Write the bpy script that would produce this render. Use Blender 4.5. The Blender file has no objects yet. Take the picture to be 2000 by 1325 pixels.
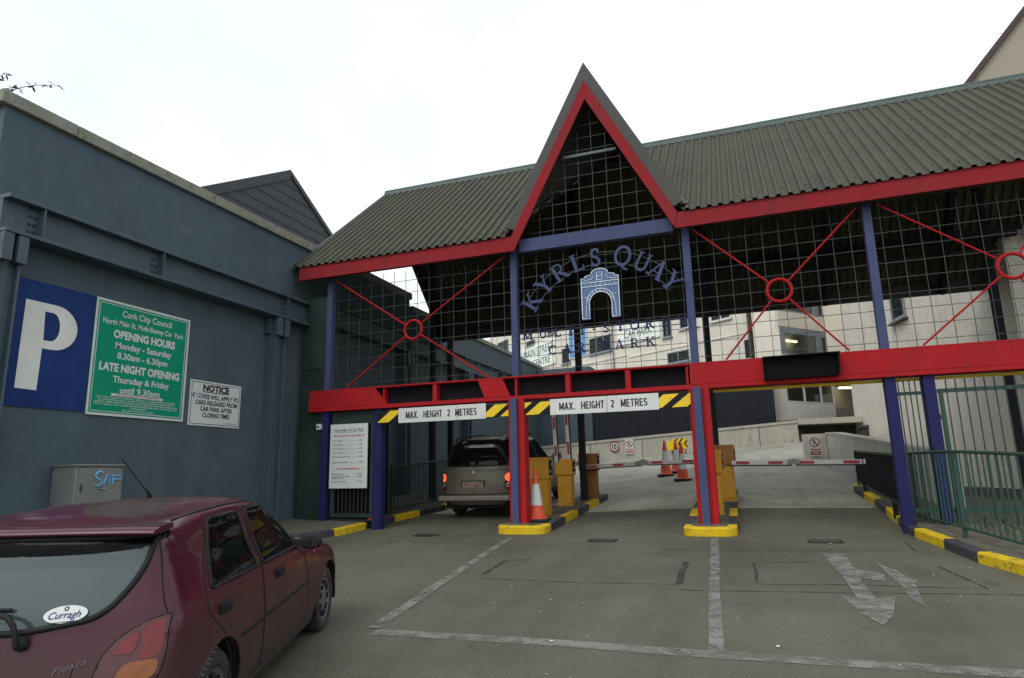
import bpy, bmesh, math, random
from math import sin, cos, pi, radians, sqrt, atan2, hypot
from mathutils import Vector as V, Matrix
from mathutils.bvhtree import BVHTree
random.seed(7)
S = bpy.context.scene
COL = S.collection

# ------------------------------------------------------------------ camera, sky, sun, exposure
YAW, PITCH, ROLL, FPX = 0.344521564, 0.200298797, -0.0224388955, 1291.463
cam_d = bpy.data.cameras.new('camera')
cam = bpy.data.objects.new('camera', cam_d); COL.objects.link(cam)
cam_d.sensor_width = 36; cam_d.lens = 36 * FPX / 2000
cam_d.clip_start = .05; cam_d.clip_end = 2000
_f = V((-sin(YAW) * cos(PITCH), cos(YAW) * cos(PITCH), sin(PITCH)))
_r = V((cos(YAW), sin(YAW), 0)); _u = _r.cross(_f)
_r2 = _r * cos(ROLL) + _u * sin(ROLL); _u2 = -_r * sin(ROLL) + _u * cos(ROLL)
cam.matrix_world = Matrix(((_r2.x, _u2.x, -_f.x, 0), (_r2.y, _u2.y, -_f.y, 0), (_r2.z, _u2.z, -_f.z, 0), (0, 0, 0, 1)))
S.camera = cam
S.view_settings.view_transform = 'Standard'; S.view_settings.look = 'None'
S.view_settings.exposure = 0; S.view_settings.gamma = 1

SUN_EL, SUN_AZ = radians(52), radians(200)      # azimuth clockwise from +Y
w = bpy.data.worlds.new('World'); S.world = w; w.use_nodes = True
nt = w.node_tree; nt.nodes.clear()
def N(t, **k):
    n = nt.nodes.new(t)
    for a, b in k.items(): setattr(n, a, b)
    return n
out = N('ShaderNodeOutputWorld'); add = N('ShaderNodeAddShader')
sky = N('ShaderNodeTexSky', sky_type='NISHITA', sun_disc=False, sun_elevation=SUN_EL, sun_rotation=SUN_AZ, dust_density=4, air_density=1)
b1 = N('ShaderNodeBackground'); b1.inputs[1].default_value = .05
nt.links.new(sky.outputs[0], b1.inputs[0])
tc = N('ShaderNodeTexCoord'); nz = N('ShaderNodeTexNoise'); nz.inputs['Scale'].default_value = 1.7; nz.inputs['Detail'].default_value = 5
rp = N('ShaderNodeValToRGB')
rp.color_ramp.elements[0].position = .36; rp.color_ramp.elements[0].color = (.76, .86, .915, 1)
rp.color_ramp.elements[1].position = .62; rp.color_ramp.elements[1].color = (.97, 1, 1, 1)
b2 = N('ShaderNodeBackground'); b2.inputs[1].default_value = 1.04
nt.links.new(tc.outputs['Generated'], nz.inputs['Vector']); nt.links.new(nz.outputs[0], rp.inputs[0]); nt.links.new(rp.outputs[0], b2.inputs[0])
nt.links.new(b1.outputs[0], add.inputs[0]); nt.links.new(b2.outputs[0], add.inputs[1]); nt.links.new(add.outputs[0], out.inputs[0])
sl = bpy.data.lights.new('sun', 'SUN'); sl.energy = .8; sl.angle = radians(25); sl.color = (1, .96, .9)
so = bpy.data.objects.new('sun', sl); COL.objects.link(so)
sd = V((sin(SUN_AZ) * cos(SUN_EL), cos(SUN_AZ) * cos(SUN_EL), sin(SUN_EL)))
so.rotation_euler = sd.to_track_quat('Z', 'Y').to_euler()

# ------------------------------------------------------------------ materials
def lin(r, g, b):
    f = lambda c: (c / 255 / 12.92) if c <= 10 else ((c / 255 + .055) / 1.055) ** 2.4
    return (f(r), f(g), f(b))
def mat(name, col, rough=.6, metal=0, var=.18, scale=2.5, bump=.0, bscale=60, dirt=None, damt=0, dscale=1.2, coat=0, emit=None, estr=0, spec=.5, streak=None):
    m = bpy.data.materials.new(name); m.use_nodes = True
    t = m.node_tree; n = t.nodes; p = n['Principled BSDF']
    L = t.links.new
    tcn = n.new('ShaderNodeTexCoord'); src = tcn.outputs['Object']
    nz = n.new('ShaderNodeTexNoise'); nz.inputs['Scale'].default_value = scale; nz.inputs['Detail'].default_value = 6; nz.inputs['Roughness'].default_value = .65
    L(src, nz.inputs['Vector'])
    mr = n.new('ShaderNodeMapRange'); mr.inputs[1].default_value = .3; mr.inputs[2].default_value = .7
    mr.inputs[3].default_value = 1 - var; mr.inputs[4].default_value = 1 + var
    L(nz.outputs[0], mr.inputs[0])
    mx = n.new('ShaderNodeMix'); mx.data_type = 'RGBA'; mx.blend_type = 'MULTIPLY'; mx.inputs[0].default_value = 1
    mx.inputs[6].default_value = (*col, 1); L(mr.outputs[0], mx.inputs[7])
    last = mx.outputs[2]
    if dirt:
        n2 = n.new('ShaderNodeTexNoise'); n2.inputs['Scale'].default_value = dscale; n2.inputs['Detail'].default_value = 8; n2.inputs['Roughness'].default_value = .7
        if streak:
            mp = n.new('ShaderNodeMapping'); mp.inputs['Scale'].default_value = streak; L(src, mp.inputs[0]); L(mp.outputs[0], n2.inputs['Vector'])
        else: L(src, n2.inputs['Vector'])
        r2 = n.new('ShaderNodeMapRange'); r2.inputs[1].default_value = .45; r2.inputs[2].default_value = .75; r2.inputs[4].default_value = damt
        L(n2.outputs[0], r2.inputs[0])
        m2 = n.new('ShaderNodeMix'); m2.data_type = 'RGBA'; L(r2.outputs[0], m2.inputs[0]); L(last, m2.inputs[6]); m2.inputs[7].default_value = (*dirt, 1)
        last = m2.outputs[2]
    L(last, p.inputs['Base Color'])
    rr = n.new('ShaderNodeMapRange'); rr.inputs[1].default_value = .3; rr.inputs[2].default_value = .7
    rr.inputs[3].default_value = max(0, rough - .08); rr.inputs[4].default_value = min(1, rough + .1); L(nz.outputs[0], rr.inputs[0]); L(rr.outputs[0], p.inputs['Roughness'])
    p.inputs['Metallic'].default_value = metal
    p.inputs['Specular IOR Level'].default_value = spec
    if coat: p.inputs['Coat Weight'].default_value = coat; p.inputs['Coat Roughness'].default_value = .08
    if bump:
        n3 = n.new('ShaderNodeTexNoise'); n3.inputs['Scale'].default_value = bscale; n3.inputs['Detail'].default_value = 4; L(src, n3.inputs['Vector'])
        bp = n.new('ShaderNodeBump'); bp.inputs['Strength'].default_value = bump; bp.inputs['Distance'].default_value = .02; L(n3.outputs[0], bp.inputs['Height']); L(bp.outputs[0], p.inputs['Normal'])
    if emit: p.inputs['Emission Color'].default_value = (*emit, 1); p.inputs['Emission Strength'].default_value = estr
    return m
def asphalt(name, c1, c2, moss):
    m = bpy.data.materials.new(name); m.use_nodes = True
    t = m.node_tree; n = t.nodes; p = n['Principled BSDF']; L = t.links.new
    src = n.new('ShaderNodeTexCoord').outputs['Object']
    def noise(sc, det=6, rg=.6):
        x = n.new('ShaderNodeTexNoise'); x.inputs['Scale'].default_value = sc; x.inputs['Detail'].default_value = det; x.inputs['Roughness'].default_value = rg; L(src, x.inputs['Vector']); return x.outputs[0]
    def ramp(v, a, b, lo=0, hi=1):
        x = n.new('ShaderNodeMapRange'); x.inputs[1].default_value = a; x.inputs[2].default_value = b; x.inputs[3].default_value = lo; x.inputs[4].default_value = hi; L(v, x.inputs[0]); return x.outputs[0]
    def mixc(f, a, b, mode='MIX'):
        x = n.new('ShaderNodeMix'); x.data_type = 'RGBA'; x.blend_type = mode
        (L(f, x.inputs[0]) if not isinstance(f, float) else setattr(x.inputs[0], 'default_value', f))
        for i, v in ((6, a), (7, b)):
            if isinstance(v, tuple): x.inputs[i].default_value = (*v, 1)
            else: L(v, x.inputs[i])
        return x.outputs[2]
    base = mixc(ramp(noise(.55, 5), .35, .65), c1, c2)
    base = mixc(ramp(noise(.9, 8, .7), .5, .72, 0, .65), base, moss)
    mp = n.new('ShaderNodeMapping'); mp.inputs['Scale'].default_value = (1.5, .32, 1); L(src, mp.inputs[0])
    ns = n.new('ShaderNodeTexNoise'); ns.inputs['Scale'].default_value = 1.1; ns.inputs['Detail'].default_value = 7; ns.inputs['Roughness'].default_value = .6; L(mp.outputs[0], ns.inputs['Vector'])
    base = mixc(ramp(ns.outputs[0], 0.5, .70, 0, .42), base, tuple(c * .55 for c in c1))
    base = mixc(ramp(noise(2.6, 3), 0.68, .74, 0, .45), base, tuple(c * .4 for c in c1))
    base = mixc(ramp(noise(55, 3, .7), .35, .65), mixc(1.0, base, (.76, .76, .76), 'MULTIPLY'), mixc(1.0, base, (1.22, 1.22, 1.22), 'MULTIPLY'))
    base = mixc(ramp(noise(130, 2), .3, .7), mixc(1.0, base, (.72, .72, .72), 'MULTIPLY'), mixc(1.0, base, (1.3, 1.3, 1.3), 'MULTIPLY'))
    vo = n.new('ShaderNodeTexVoronoi'); vo.inputs['Scale'].default_value = 75; L(src, vo.inputs['Vector'])
    sp = ramp(vo.outputs['Distance'], .10, .16, .75, 0)
    gate_ = n.new('ShaderNodeMath'); gate_.operation = 'MULTIPLY'; L(sp, gate_.inputs[0]); L(ramp(noise(7, 2), .5, .62), gate_.inputs[1])
    base = mixc(gate_.outputs[0], base, (.2, .2, .19))
    L(base, p.inputs['Base Color'])
    L(ramp(noise(1.3, 4), .3, .7, .62, .9), p.inputs['Roughness'])
    p.inputs['Specular IOR Level'].default_value = .35
    bp = n.new('ShaderNodeBump'); bp.inputs['Strength'].default_value = .5; bp.inputs['Distance'].default_value = .006; L(noise(140, 3), bp.inputs['Height']); L(bp.outputs[0], p.inputs['Normal'])
    return m
def worn_paint(name, col, lo=.40, hi=.56, keep=.92):
    m = bpy.data.materials.new(name); m.use_nodes = True
    t = m.node_tree; n = t.nodes; p = n['Principled BSDF']; L = t.links.new; p.inputs['Roughness'].default_value = .75
    src = n.new('ShaderNodeTexCoord').outputs['Object']
    a = n.new('ShaderNodeTexNoise'); a.inputs['Scale'].default_value = 5; a.inputs['Detail'].default_value = 10; a.inputs['Roughness'].default_value = .75; L(src, a.inputs['Vector'])
    r = n.new('ShaderNodeMapRange'); r.inputs[1].default_value = lo; r.inputs[2].default_value = hi; r.inputs[4].default_value = keep; L(a.outputs[0], r.inputs[0])
    b = n.new('ShaderNodeTexNoise'); b.inputs['Scale'].default_value = 2; b.inputs['Detail'].default_value = 5; L(src, b.inputs['Vector'])
    mx = n.new('ShaderNodeMix'); mx.data_type = 'RGBA'; L(b.outputs[0], mx.inputs[0]); mx.inputs[6].default_value = (*[c * .65 for c in col], 1); mx.inputs[7].default_value = (*col, 1); L(mx.outputs[2], p.inputs['Base Color'])
    tr = n.new('ShaderNodeBsdfTransparent'); ms = n.new('ShaderNodeMixShader'); L(r.outputs[0], ms.inputs[0]); L(tr.outputs[0], ms.inputs[1]); L(p.outputs[0], ms.inputs[2])
    L(ms.outputs[0], n['Material Output'].inputs['Surface'])
    return m
def glassy(name, tint, opac, rough=.03, refl=1.55, body=(.02, .025, .025)):
    m = bpy.data.materials.new(name); m.use_nodes = True
    t = m.node_tree; n = t.nodes; L = t.links.new; p = n['Principled BSDF']
    p.inputs['Base Color'].default_value = (*body, 1); p.inputs['Roughness'].default_value = rough; p.inputs['IOR'].default_value = refl
    tr = n.new('ShaderNodeBsdfTransparent'); tr.inputs[0].default_value = (*tint, 1)
    fr = n.new('ShaderNodeFresnel'); fr.inputs['IOR'].default_value = refl
    mr = n.new('ShaderNodeMapRange'); mr.inputs[3].default_value = opac; mr.inputs[4].default_value = 1; L(fr.outputs[0], mr.inputs[0])
    ms = n.new('ShaderNodeMixShader'); L(mr.outputs[0], ms.inputs[0]); L(tr.outputs[0], ms.inputs[1]); L(p.outputs[0], ms.inputs[2]); L(ms.outputs[0], n['Material Output'].inputs['Surface'])
    return m
M = {}
M['asphalt'] = asphalt('asphalt', (.086, .084, .061), (.121, .118, .087), (.086, .088, .048))
M['ramp_road'] = asphalt('ramp_concrete_road', (.275, .265, .22), (.40, .385, .325), (.20, .195, .13))
M['paving'] = mat('paving', (.105, .105, .078), .85, var=.3, scale=3, bump=.3, bscale=80, dirt=(.08, .09, .045), damt=.7)
M['soil'] = mat('soil', (.10, .09, .065), .95, var=.4, scale=4, bump=.8, bscale=25, dirt=(.05, .07, .03), damt=.8)
M['tar'] = worn_paint('tar_seam', (.04, .039, .036), .38, .54, .8)
M['line'] = worn_paint('worn_white_line', (.27, .275, .245), .36, .57, .85)
M['litter'] = mat('litter', (.6, .6, .57), .7)
M['wall'] = mat('slate_blue_render', (.064, .098, .119), .72, var=.14, scale=1.4, bump=.35, bscale=90, dirt=(.085, .125, .148), damt=.5, dscale=2.2, streak=(1.6, 1.6, .28))
M['steel'] = mat('slate_blue_steel', (.056, .088, .108), .55, var=.15, scale=3, dirt=(.10, .115, .125), damt=.4, dscale=4)
M['rust'] = mat('rusted_bolt', (.05, .045, .045), .8, var=.4, scale=20)
M['coping'] = mat('mossy_coping', (.27, .27, .23), .9, var=.25, scale=5, bump=.4, bscale=60, dirt=(.15, .16, .08), damt=.7, dscale=2.5)
M['slate'] = mat('roof_slate', (.05, .052, .058), .7, var=.3, scale=2, bump=.3, bscale=30)
M['slated'] = mat('slate_edge', (.03, .031, .036), .8)
M['concl'] = mat('pale_concrete', (.62, .59, .51), .85, var=.12, scale=2, bump=.3, bscale=40, dirt=(.42, .40, .33), damt=.5, dscale=2, streak=(1.5, 1.5, .3))
M['bsign'] = mat('clean_sign_white', (.86, .90, .84), .5, var=.04)
M['gink'] = mat('dark_green_lettering', (.02, .07, .03), .6)
M['grass'] = mat('dull_grass', (.05, .07, .028), .9, var=.4, scale=5)
M['red'] = mat('red_paint', (.38, .011, .016), .7, spec=.18, var=.1, scale=2, dirt=(.24, .022, .024), damt=.6, dscale=1.8, streak=(1, 1, .5))
M['redfade'] = mat('faded_red_paint', (.265, .018, .024), .75, spec=.15, var=.14, scale=2.5, dirt=(.17, .035, .035), damt=.6)
M['blue'] = mat('indigo_paint', (.062, .076, .162), .7, spec=.2, var=.14, scale=4, dirt=(.058, .066, .13), damt=.5)
M['bluedeep'] = mat('deep_blue_paint', (.018, .018, .088), .7, spec=.2, var=.15, scale=4)
M['black'] = mat('black_steel', (.012, .011, .015), .7, spec=.2, var=.3)
M['dark'] = mat('dark_panel', (.011, .011, .014), .85, spec=.15, var=.3, scale=4)
M['sheet'] = mat('olive_corrugated_sheet', (.060, .060, .042), .75, spec=.3, var=.25, scale=1.2, dirt=(.05, .056, .03), damt=.6, dscale=2.2, streak=(1.5, .5, .5))
M['flash'] = mat('grey_flashing', (.060, .059, .058), .7, var=.25, scale=2, dirt=(.07, .08, .05), damt=.5)
M['ridge'] = mat('green_ridge_cap', (.10, .14, .13), .6, var=.25, scale=3)
M['under'] = mat('roof_underside', (.045, .04, .033), .85, var=.3, scale=2)
M['wire'] = mat('green_wire', (.032, .046, .037), .5, var=.2)
M['green'] = mat('green_fence_paint', (.014, .062, .045), .5, var=.25, scale=4, dirt=(.035, .065, .05), damt=.4)
M['dgreen'] = mat('dark_green_paint', (.015, .038, .03), .55, var=.3, scale=3)
M['yellow'] = mat('yellow_paint', (.68, .47, .010), .7, spec=.2, var=.12, scale=5, dirt=(.35, .25, .04), damt=.55, dscale=6)
M['kblack'] = mat('black_kerb_paint', (.035, .033, .042), .7, var=.3, scale=6, dirt=(.10, .095, .09), damt=.6, dscale=5)
M['kgrey'] = mat('grey_kerb_concrete', (.11, .105, .09), .85, var=.25, scale=5, bump=.3)
M['syel'] = mat('sign_yellow', (.80, .56, .01), .5, var=.08)
M['white'] = mat('sign_white', (.66, .68, .66), .5, var=.07, scale=2, dirt=(.45, .42, .36), damt=.35, dscale=4)
M['ink'] = mat('black_lettering', (.012, .012, .013), .6, var=.1)
M['greenink'] = mat('green_lettering', (.05, .16, .07), .6)
M['redink'] = mat('red_lettering', (.45, .03, .03), .6)
M['greyink'] = mat('grey_lettering', (.10, .10, .11), .6)
M['sgreen'] = mat('sign_green', (.002, .27, .155), .6, spec=.2, var=.06, scale=3)
M['sblue'] = mat('sign_blue', (.012, .036, .16), .65, spec=.2, var=.2, scale=2, dirt=(.018, .045, .15), damt=.6, dscale=1)
M['pwhite'] = mat('painted_white', (.74, .74, .68), .6, var=.08, scale=3, dirt=(.5, .47, .36), damt=.35)
M['emb'] = mat('emblem_blue', (.075, .14, .28), .5, var=.12, scale=4)
M['embw'] = mat('emblem_white', (.70, .78, .82), .5)
M['cab'] = mat('cabinet_grey', (.19, .20, .19), .5, var=.12, scale=3, dirt=(.12, .12, .11), damt=.5, dscale=2)
M['spray'] = mat('blue_spray_paint', (.16, .46, .74), .5)
M['mach'] = mat('amber_machine_paint', (.50, .24, .006), .5, var=.12, scale=4, dirt=(.35, .2, .02), damt=.45, dscale=3)
M['mach2'] = mat('brown_orange_paint', (.25, .095, .012), .55, var=.2, scale=4, dirt=(.2, .09, .02), damt=.5, dscale=3)
M['cone'] = mat('cone_orange', (.72, .085, .035), .55, var=.15, scale=8, dirt=(.35, .08, .05), damt=.5, dscale=9)
M['conew'] = mat('cone_white', (.66, .68, .66), .5, var=.1, scale=8, dirt=(.4, .39, .36), damt=.4, dscale=8)
M['rubber'] = mat('black_rubber', (.02, .02, .021), .8, var=.25)
M['armw'] = mat('barrier_white', (.50, .49, .48), .5, var=.15, dirt=(.3, .29, .27), damt=.5, dscale=5)
M['armr'] = mat('barrier_red', (.30, .02, .025), .5, var=.15)
M['conc'] = mat('ramp_concrete', (.45, .43, .375), .85, var=.12, scale=1.6, bump=.3, bscale=40, dirt=(.33, .31, .265), damt=.6, dscale=1.4, streak=(1.6, 1.6, .35))
M['concd'] = mat('dark_and_shaded_concrete', (.12, .105, .085), .9, var=.25, scale=2)  # dark concrete; on the recess wall its colour stands in for shade
M['clad'] = mat('blue_grey_cladding', (.022, .026, .037), .7, spec=.2, var=.18, scale=2)
M['beige'] = mat('beige_render', (.78, .73, .63), .85, var=.07, scale=1.2, bump=.4, bscale=50, dirt=(.52, .48, .40), damt=.45, dscale=.8, streak=(1, 1, .3))
M['pebble'] = mat('pebbledash', (.70, .65, .56), .95, var=.3, scale=22, bump=1.0, bscale=45, dirt=(.52, .46, .37), damt=.5, dscale=.9)
M['frame'] = mat('window_frame_white', (.62, .62, .60), .5, var=.08)
M['frameg'] = mat('window_frame_grey', (.22, .26, .29), .5, var=.1)
M['inside'] = mat('dim_interior', (.10, .09, .07), .9, var=.3)
M['verge'] = mat('brown_verge', (.05, .025, .022), .6)
M['tube'] = mat('lit_tube', (.9, .85, .6), .4, emit=(1, .88, .55), estr=5)
M['wglass'] = glassy('window_glass', (.45, .5, .48), .35)
M['leaf'] = mat('dark_leaf', (.05, .06, .04), .7, var=.4, scale=9)
M['twig'] = mat('twig', (.06, .045, .035), .8)
M['led'] = mat('unlit_display', (.006, .006, .008), .85, var=.2, spec=.12)
M['maroon'] = mat('maroon_car_paint', (.060, .0042, .0145), .26, var=.12, scale=2, coat=.22, spec=.35, dirt=(.055, .022, .026), damt=.3, dscale=1.6)
M['bronze'] = mat('dusty_bronze_paint', (.15, .136, .10), .45, metal=.25, var=.25, scale=3, coat=.2, dirt=(.15, .135, .105), damt=.7, dscale=3)
M['chrome'] = mat('dull_chrome', (.55, .55, .55), .3, metal=.9)
M['mirrorg'] = mat('door_mirror_glass', (.16, .17, .18), .1, metal=.9, var=.05)
M['trim'] = mat('black_trim', (.012, .012, .013), .7, var=.2, spec=.3)
M['pebbleshade'] = mat('shaded_pebbledash', (.36, .325, .26), .95, var=.3, scale=22, bump=1.0, bscale=45)  # darker copy of the pebbledash, the gable's shade put into the colour
M['bronzel'] = mat('pale_bronze_paint', (.24, .22, .18), .5, metal=.3, var=.2, scale=4)
M['gap'] = mat('panel_gap', (.006, .005, .006), .9)
M['tyre'] = mat('tyre', (.028, .027, .027), .85, var=.25, scale=12, dirt=(.08, .075, .065), damt=.5, dscale=6)
M['hub'] = mat('wheel_trim', (.16, .16, .155), .5, metal=.4, var=.2, scale=8, dirt=(.07, .065, .055), damt=.6, dscale=8)
M['seat'] = mat('car_seat_fabric', (.09, .09, .095), .95, var=.3, scale=20)
M['liner'] = mat('car_liner', (.11, .105, .10), .9, var=.15)
M['dash'] = mat('dashboard_grey', (.05, .05, .052), .7, var=.15)
M['paper'] = mat('paper', (.8, .8, .78), .7)
M['lampr'] = mat('red_lens', (.16, .006, .009), .25, var=.25, scale=14, coat=.15)
M['lamps'] = mat('smoked_lens', (.075, .014, .016), .28, var=.3, scale=14, coat=.15)
M['lampo'] = mat('amber_lens', (.24, .07, .006), .25, var=.25, scale=14, coat=.15)
M['lampc'] = mat('clear_lens', (.5, .5, .48), .15, var=.2, coat=.6)
M['brake'] = mat('lit_brake_lens', (.8, .06, .02), .3, emit=(1, .10, .03), estr=1.6)
M['plate'] = mat('number_plate', (.30, .27, .22), .5, dirt=(.17, .12, .09), damt=.9, dscale=10)
M['carglass'] = glassy('car_side_glass', (.42, .46, .44), .10, refl=1.5)
M['rearglass'] = glassy('car_rear_glass', (.40, .44, .42), .62, refl=1.8, body=(.070, .108, .115))  # pale body colour paints the sky's reflection into the rear glass
M['vanglass'] = glassy('van_tinted_glass', (.06, .06, .065), .5, refl=1.45, body=(.012, .012, .014))

def mud(m, z0, z1, col, amt):       # dried road dirt thrown up on the lower panels (object space height)
    t = m.node_tree; n = t.nodes; L = t.links.new; p = n['Principled BSDF']
    src = p.inputs['Base Color'].links[0].from_socket
    tcn = n.new('ShaderNodeTexCoord'); sx = n.new('ShaderNodeSeparateXYZ'); L(tcn.outputs['Object'], sx.inputs[0])
    nz = n.new('ShaderNodeTexNoise'); nz.inputs['Scale'].default_value = 3; nz.inputs['Detail'].default_value = 8; L(tcn.outputs['Object'], nz.inputs['Vector'])
    ma = n.new('ShaderNodeMath'); ma.operation = 'MULTIPLY_ADD'; ma.inputs[1].default_value = .35; L(nz.outputs[0], ma.inputs[0])
    L(sx.outputs['Z'], ma.inputs[2])
    mr = n.new('ShaderNodeMapRange'); mr.inputs[1].default_value = z0 + .17; mr.inputs[2].default_value = z1 + .17; mr.inputs[3].default_value = amt; mr.inputs[4].default_value = 0; L(ma.outputs[0], mr.inputs[0])
    mx = n.new('ShaderNodeMix'); mx.data_type = 'RGBA'; L(mr.outputs[0], mx.inputs[0]); L(src, mx.inputs[6]); mx.inputs[7].default_value = (*col, 1)
    L(mx.outputs[2], p.inputs['Base Color'])
    rl = p.inputs['Roughness'].links[0].from_socket
    ad = n.new('ShaderNodeMath'); ad.operation = 'ADD'; ad.use_clamp = True; L(rl, ad.inputs[0])
    m3 = n.new('ShaderNodeMath'); m3.operation = 'MULTIPLY'; m3.inputs[1].default_value = .5; L(mr.outputs[0], m3.inputs[0]); L(m3.outputs[0], ad.inputs[1]); L(ad.outputs[0], p.inputs['Roughness'])
    cw = n.new('ShaderNodeMath'); cw.operation = 'MULTIPLY_ADD'; cw.inputs[1].default_value = -.6; cw.inputs[2].default_value = p.inputs['Coat Weight'].default_value; cw.use_clamp = True
    L(mr.outputs[0], cw.inputs[0]); L(cw.outputs[0], p.inputs['Coat Weight'])
def weather(m, col, amt, lo, hi, sc, stretch=(1, 1, 1)):     # streaks, chips and scuffs with a shape of their own
    t = m.node_tree; n = t.nodes; L = t.links.new; p = n['Principled BSDF']; src = p.inputs['Base Color'].links[0].from_socket
    mp = n.new('ShaderNodeMapping'); mp.inputs['Scale'].default_value = stretch; L(n.new('ShaderNodeTexCoord').outputs['Object'], mp.inputs[0])
    nz = n.new('ShaderNodeTexNoise'); nz.inputs['Scale'].default_value = sc; nz.inputs['Detail'].default_value = 9; nz.inputs['Roughness'].default_value = .68; L(mp.outputs[0], nz.inputs['Vector'])
    mr = n.new('ShaderNodeMapRange'); mr.inputs[1].default_value = lo; mr.inputs[2].default_value = hi; mr.inputs[4].default_value = amt; L(nz.outputs[0], mr.inputs[0])
    mx = n.new('ShaderNodeMix'); mx.data_type = 'RGBA'; L(mr.outputs[0], mx.inputs[0]); L(src, mx.inputs[6]); mx.inputs[7].default_value = (*col, 1); L(mx.outputs[2], p.inputs['Base Color'])
weather(M['wall'], (.045, .068, .082), .45, .50, .72, 3.2, (1.3, 1.3, .25)); weather(M['wall'], (.12, .14, .15), .5, .60, .68, 2.2, (1, 1, .8)); weather(M['wall'], (.048, .066, .070), .5, .52, .72, .8)
weather(M['steel'], (.035, .034, .034), .6, .60, .70, 6, (1, 1, .4)); weather(M['coping'], (.10, .10, .085), .6, .52, .66, 7)
weather(M['red'], (.16, .02, .02), .6, .57, .68, 5, (1, 1, .35)); weather(M['red'], (.30, .22, .20), .6, .67, .70, 16)
weather(M['redfade'], (.14, .03, .03), .6, .55, .68, 5, (1, 1, .3)); weather(M['redfade'], (.06, .04, .04), .7, .69, .72, 22)
weather(M['blue'], (.12, .12, .16), .5, .62, .68, 9); weather(M['bluedeep'], (.07, .06, .09), .5, .62, .68, 9)
weather(M['yellow'], (.13, .11, .07), .75, .56, .64, 9); weather(M['yellow'], (.30, .27, .2), .7, .64, .66, 24); weather(M['mach'], (.16, .09, .02), .6, .60, .68, 8, (1, 1, .4)); weather(M['mach2'], (.08, .04, .01), .6, .58, .68, 8, (1, 1, .4))
weather(M['sheet'], (.035, .04, .022), .6, .54, .66, 1.6, (1.2, .5, .5)); weather(M['sheet'], (.12, .115, .085), .4, .60, .70, 4, (1.5, .4, .4)); weather(M['sheet'], (.10, .075, .05), .5, .68, .72, 9)
weather(M['conc'], (.20, .19, .16), .6, .54, .68, 3, (1, 1, .2)); weather(M['beige'], (.36, .33, .26), .5, .56, .70, 2.0, (1, 1, .14)); weather(M['pebble'], (.42, .38, .31), .5, .55, .70, 1.2, (1, 1, .25))
weather(M['white'], (.36, .33, .27), .35, .58, .70, 5, (1, 1, .4)); weather(M['sgreen'], (.01, .20, .12), .4, .55, .70, 3); weather(M['syel'], (.35, .26, .04), .5, .60, .68, 8)
mud(M['maroon'], -1.30, -.62, (.055, .048, .040), .9)
mud(M['bronze'], -.75, .1, (.11, .10, .078), .6)

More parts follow.
